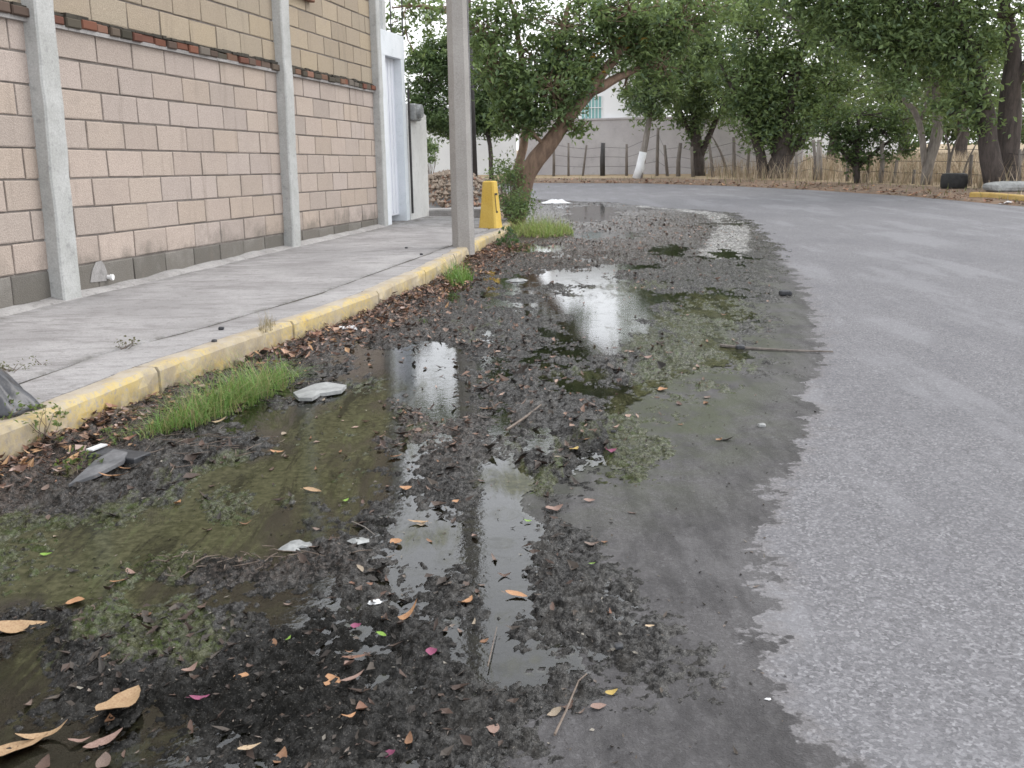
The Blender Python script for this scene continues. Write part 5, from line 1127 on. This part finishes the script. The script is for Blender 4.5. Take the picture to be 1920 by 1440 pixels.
# the uncountable litter: leaf fragments heaped along the kerb and through the mud
def litter(P, size, tones, name, label):
    n = len(P); P = np.array(P); a = rng.uniform(0, 2 * PI, n); tilt = rng.normal(0, .45, n); l = (size if np.ndim(size) else np.full(n, size)) * rng.uniform(.5, 1.5, n); w = l * rng.uniform(.25, .6, n)
    ax = np.stack([np.cos(a), np.sin(a), np.tan(np.clip(tilt, -1, 1)) * .6], 1); sd = np.stack([-np.sin(a), np.cos(a), rng.normal(0, .4, n)], 1); up = np.array([0, 0, 1.])
    l = l[:, None]; w = w[:, None]; cv = rng.uniform(.0, .35, n)[:, None]
    rows = [P - ax * l * .5 + up * l * cv, P - ax * l * .12 - sd * w * .5 + up * l * .12, P + ax * l * .5 + up * l * cv, P - ax * l * .12 + sd * w * .5 + up * l * .12, P - ax * l * .05]
    V = np.stack(rows, 1).reshape(-1, 3); i = np.arange(n) * 5
    Fc = np.concatenate([np.stack([i, i + 1, i + 4], 1), np.stack([i + 1, i + 2, i + 4], 1), np.stack([i + 2, i + 3, i + 4], 1), np.stack([i + 3, i, i + 4], 1)])
    T = np.array(tones)[rng.integers(0, len(tones), n)] * rng.uniform(.6, 1.25, (n, 1))
    o = link(name, npmesh(name, V, Fc, cols={'tone': np.repeat(T, 5, 0)}), MAT['litter']); return tag(o, label, 'leaf litter', kind='stuff')
BR = [(.20, .105, .07), (.27, .15, .10), (.33, .21, .15), (.14, .08, .06), (.36, .22, .12), (.10, .065, .055), (.30, .22, .19)]
P = []; S = []
for k in range(4300):              # along the kerb
    y = random.uniform(2.2, 13.5); d = abs(random.gauss(0, .13)) * (1.0 if y < 6 else 1.5) + .01; dens = 1.0 if (y > 5.9 or y < 4.6) else .35
    if random.random() > dens: continue
    x = float(kerbx(y)) + d; P.append((x, y, mudz(x, y) + random.uniform(0, .018))); S.append(random.uniform(.02, .055))
litter(P, np.array(S), BR, 'leaf_litter', 'brown dead leaves heaped along the foot of the kerb')
P = []; S = []
cl = [(gp(px, py), sx, sy, n) for px, py, sx, sy, n in [(760, 600, .35, 1.0, 700), (780, 800, .18, .35, 260), (900, 700, .3, .6, 300), (1200, 425, .8, 2.2, 1100), (1030, 450, .6, 2.0, 700), (950, 500, .6, 1.6, 600), (1150, 660, .4, .8, 220), (880, 560, .5, 1.2, 500), (1090, 770, .25, .4, 140), (1150, 500, .6, 1.6, 400), (1080, 380, .7, 1.2, 500)]]
for c, sx, sy, n in cl:
    for k in range(n):
        x, y = random.gauss(c[0], sx), random.gauss(c[1], sy)
        if kerbx(y) < x < mudx(y) and y < 25.5 and (mudz(x, y) > LEVEL + .0015 or random.random() < .12): P.append((x, y, mudz(x, y) + random.uniform(-.003, .006))); S.append(random.uniform(.018, .045) * (1 if y < 9 else 1.25))
litter(P, np.array(S), [(.13, .085, .065), (.19, .12, .09), (.25, .165, .13), (.085, .06, .052), (.06, .05, .045), (.30, .21, .17)], 'mud_litter', 'brown leaf scraps trodden into the middle of the muddy strip')
P = []; S = []
for k in range(8000):              # specks and crumbs in the near mud
    y = math.exp(random.uniform(math.log(1.25), math.log(8))); x = random.uniform(float(kerbx(y)), float(mudx(y)) + .1) if k % 5 else random.uniform(float(mudx(y)) - .1, float(wetx(y)) + .05); z = mudz(x, y)
    if z < LEVEL + .004 and random.random() < .75: continue
    P.append((x, y, z + .001)); S.append(random.uniform(.004, .016))
litter(P, np.array(S), [(.05, .042, .036), (.08, .065, .052), (.11, .09, .075), (.16, .13, .11), (.03, .027, .024), (.025, .023, .02), (.22, .20, .17)], 'mud_crumbs', 'small plant crumbs sticking to the near mud')
P = []; S = []
hub_ = [(random.uniform(-1.6, .5), math.exp(random.uniform(math.log(1.6), math.log(7)))) for _ in range(70)]
while len(P) < 900:               # soaked leaf mats
    hx, hy = random.choice(hub_); sx = .05 + .035 * hy; x, y = random.gauss(hx * (.5 + .12 * hy), sx), random.gauss(hy, sx * 1.6)
    if kerbx(y) < x < mudx(y) - .1 and y > 1.3 and mudz(x, y) > LEVEL + .002: P.append((x, y, mudz(x, y) + random.uniform(-.002, .004))); S.append(random.uniform(.004, .011) * (1.6 + min(y, 5)))
litter(P, np.array(S), [(.050, .034, .027), (.066, .043, .034), (.04, .031, .026), (.085, .058, .045), (.03, .026, .023), (.062, .05, .041)], 'soaked_litter', 'dark soaked leaf shreds matted into the near sludge')
P = []; S = []
for i in range(len(FAR) - 1):
    a, b, na, nb = FAR[i], FAR[i + 1], nrm[i], nrm[i + 1]
    if a[1] < 14 or a[0] < -30: continue
    for k in range(int(np.linalg.norm(b - a) * 60)):
        f = random.random(); d = abs(random.gauss(.4, .55)); p = (a + na * d) * (1 - f) + (b + nb * d) * f; P.append((p[0], p[1], .02 + .08 * min(d / 1.2, 1))); S.append(random.uniform(.06, .13))
litter(P, np.array(S), BR + [(.36, .20, .13), (.40, .26, .18)], 'verge_leaves', 'brown fallen leaves strewn along the far verge')

# twigs drifted together, single sticks
def twigs(px, py, n, sx, sy, label, ang, l0=.05, l1=.13):
    c = gp(px, py); root = None; mb = MB()
    for k in range(n):
        x, y = c[0] + random.gauss(0, sx), c[1] + random.gauss(0, sy); a = ang + random.gauss(0, .7); l = random.uniform(l0, l1); z = mudz(x, y) + random.uniform(.004, .016)
        d = np.array([math.cos(a), math.sin(a), random.gauss(0, .06)]) * l / 2; p = np.array([x, y, z]); mb.tube([p - d, p + np.array([0, 0, random.uniform(-.003, .006)]), p + d], [.0012, .0018, .0009], 5)
    o = mb.build('twig_drift', MAT['twig']); tag(o, label, 'twigs', kind='stuff')
twigs(400, 850, 30, .13, .12, 'drift of thin twigs beside the broken board', .5)
twigs(440, 1060, 34, .18, .07, 'drift of twigs and straw across the black mud', .35, .03, .09)
def stick(pts, r, label, mat='twig'):
    P = []
    for px, py in pts: q = gp(px, py); P.append(np.array([q[0], q[1], mudz(q[0], q[1]) + .008 + random.uniform(0, .004)]))
    mb = MB(); mb.tube(P, list(np.linspace(r, r * .5, len(P))), 6, .1); o = mb.build('stick', MAT[mat], loc=P[0]); tag(o, label, 'stick', 'sticks lying on the strip')
stick([(1350, 652), (1410, 656), (1480, 660), (1562, 663)], .011, 'long thin stick across the edge of the wet asphalt', 'wood')
stick([(1040, 1385), (1062, 1340), (1085, 1290), (1100, 1275)], .003, 'short dark stick in the grey film near the yellow leaf')
stick([(915, 1260), (925, 1215), (932, 1185)], .0016, 'fine straw beside the mirror puddle foot')
stick([(660, 985), (685, 1000), (703, 1012)], .002, 'pale straw beside the bright orange leaf', 'barkp')
stick([(950, 812), (985, 795), (1015, 772)], .007, 'short wet stick lying by the narrow puddle')
# mud clods
for k, (px, py, s, lab) in enumerate([(1160, 1222, .012, 'dark clod on the edge of the wet asphalt'), (1472, 555, .05, 'dark clod on the wet asphalt near the stick'), (1388, 655, .03, 'dark clod beside the near end of the long stick'), (1150, 812, .012, 'small clod on the mud beside the magenta petal'), (1428, 800, .018, 'pale stone on the wet asphalt')]):
    c = gp(px, py); rock('mud_clod', np.array([c[0], c[1], mudz(c[0], c[1]) + s * .35]), s, s * .8, s * .5, MAT['slate2'] if k < 4 else MAT['stone'], lab, 'clod', 20 + k, 'clods on the wet asphalt')

# ------------------------------------------------------------------ light
w = bpy.data.worlds.new('World'); scene.world = w; w.use_nodes = True; nt = w.node_tree; nt.nodes.clear()
SUN_EL, SUN_AZ = math.radians(46), math.radians(60)      # from the right, behind thin cloud
sky = nt.nodes.new('ShaderNodeTexSky'); sky.sky_type = 'NISHITA'; sky.sun_disc = False; sky.sun_elevation = SUN_EL; sky.sun_rotation = SUN_AZ
sky.air_density = 1.0; sky.dust_density = 4.0; sky.ozone_density = 1.0
hs = nt.nodes.new('ShaderNodeHueSaturation'); hs.inputs['Saturation'].default_value = .22
bg = nt.nodes.new('ShaderNodeBackground'); bg.inputs['Strength'].default_value = .15
wo = nt.nodes.new('ShaderNodeOutputWorld')
cl = nt.nodes.new('ShaderNodeMix'); cl.data_type = 'RGBA'; cl.inputs[0].default_value = .62; cl.inputs[7].default_value = (9.2, 9.35, 9.6, 1)   # an even white cloud sheet over the clear sky
nt.links.new(sky.outputs[0], hs.inputs['Color']); nt.links.new(hs.outputs[0], cl.inputs[6]); nt.links.new(cl.outputs[2], bg.inputs['Color']); nt.links.new(bg.outputs[0], wo.inputs['Surface'])
sl = bpy.data.lights.new('sun', 'SUN'); sl.energy = 0.5; sl.angle = math.radians(40); sl.color = (1, .95, .88)
so = bpy.data.objects.new('sun', sl); COL.objects.link(so)
dv = Vector((math.sin(SUN_AZ) * math.cos(SUN_EL), math.cos(SUN_AZ) * math.cos(SUN_EL), math.sin(SUN_EL)))
so.rotation_euler = (-dv).to_track_quat('-Z', 'Y').to_euler(); so.location = dv * 50

vs_ = scene.view_settings; scene.display_settings.display_device = 'sRGB'; vs_.view_transform = 'Standard'; vs_.look = 'None'; vs_.gamma = 1; vs_.exposure = 0.78
cy = scene.cycles; scene.render.engine = 'CYCLES'
cy.max_bounces = 6; cy.diffuse_bounces = 3; cy.glossy_bounces = 3; cy.transmission_bounces = 4; cy.transparent_max_bounces = 12; cy.sample_clamp_indirect = 6
cy.use_denoising = True
cy.filter_width = 1.6
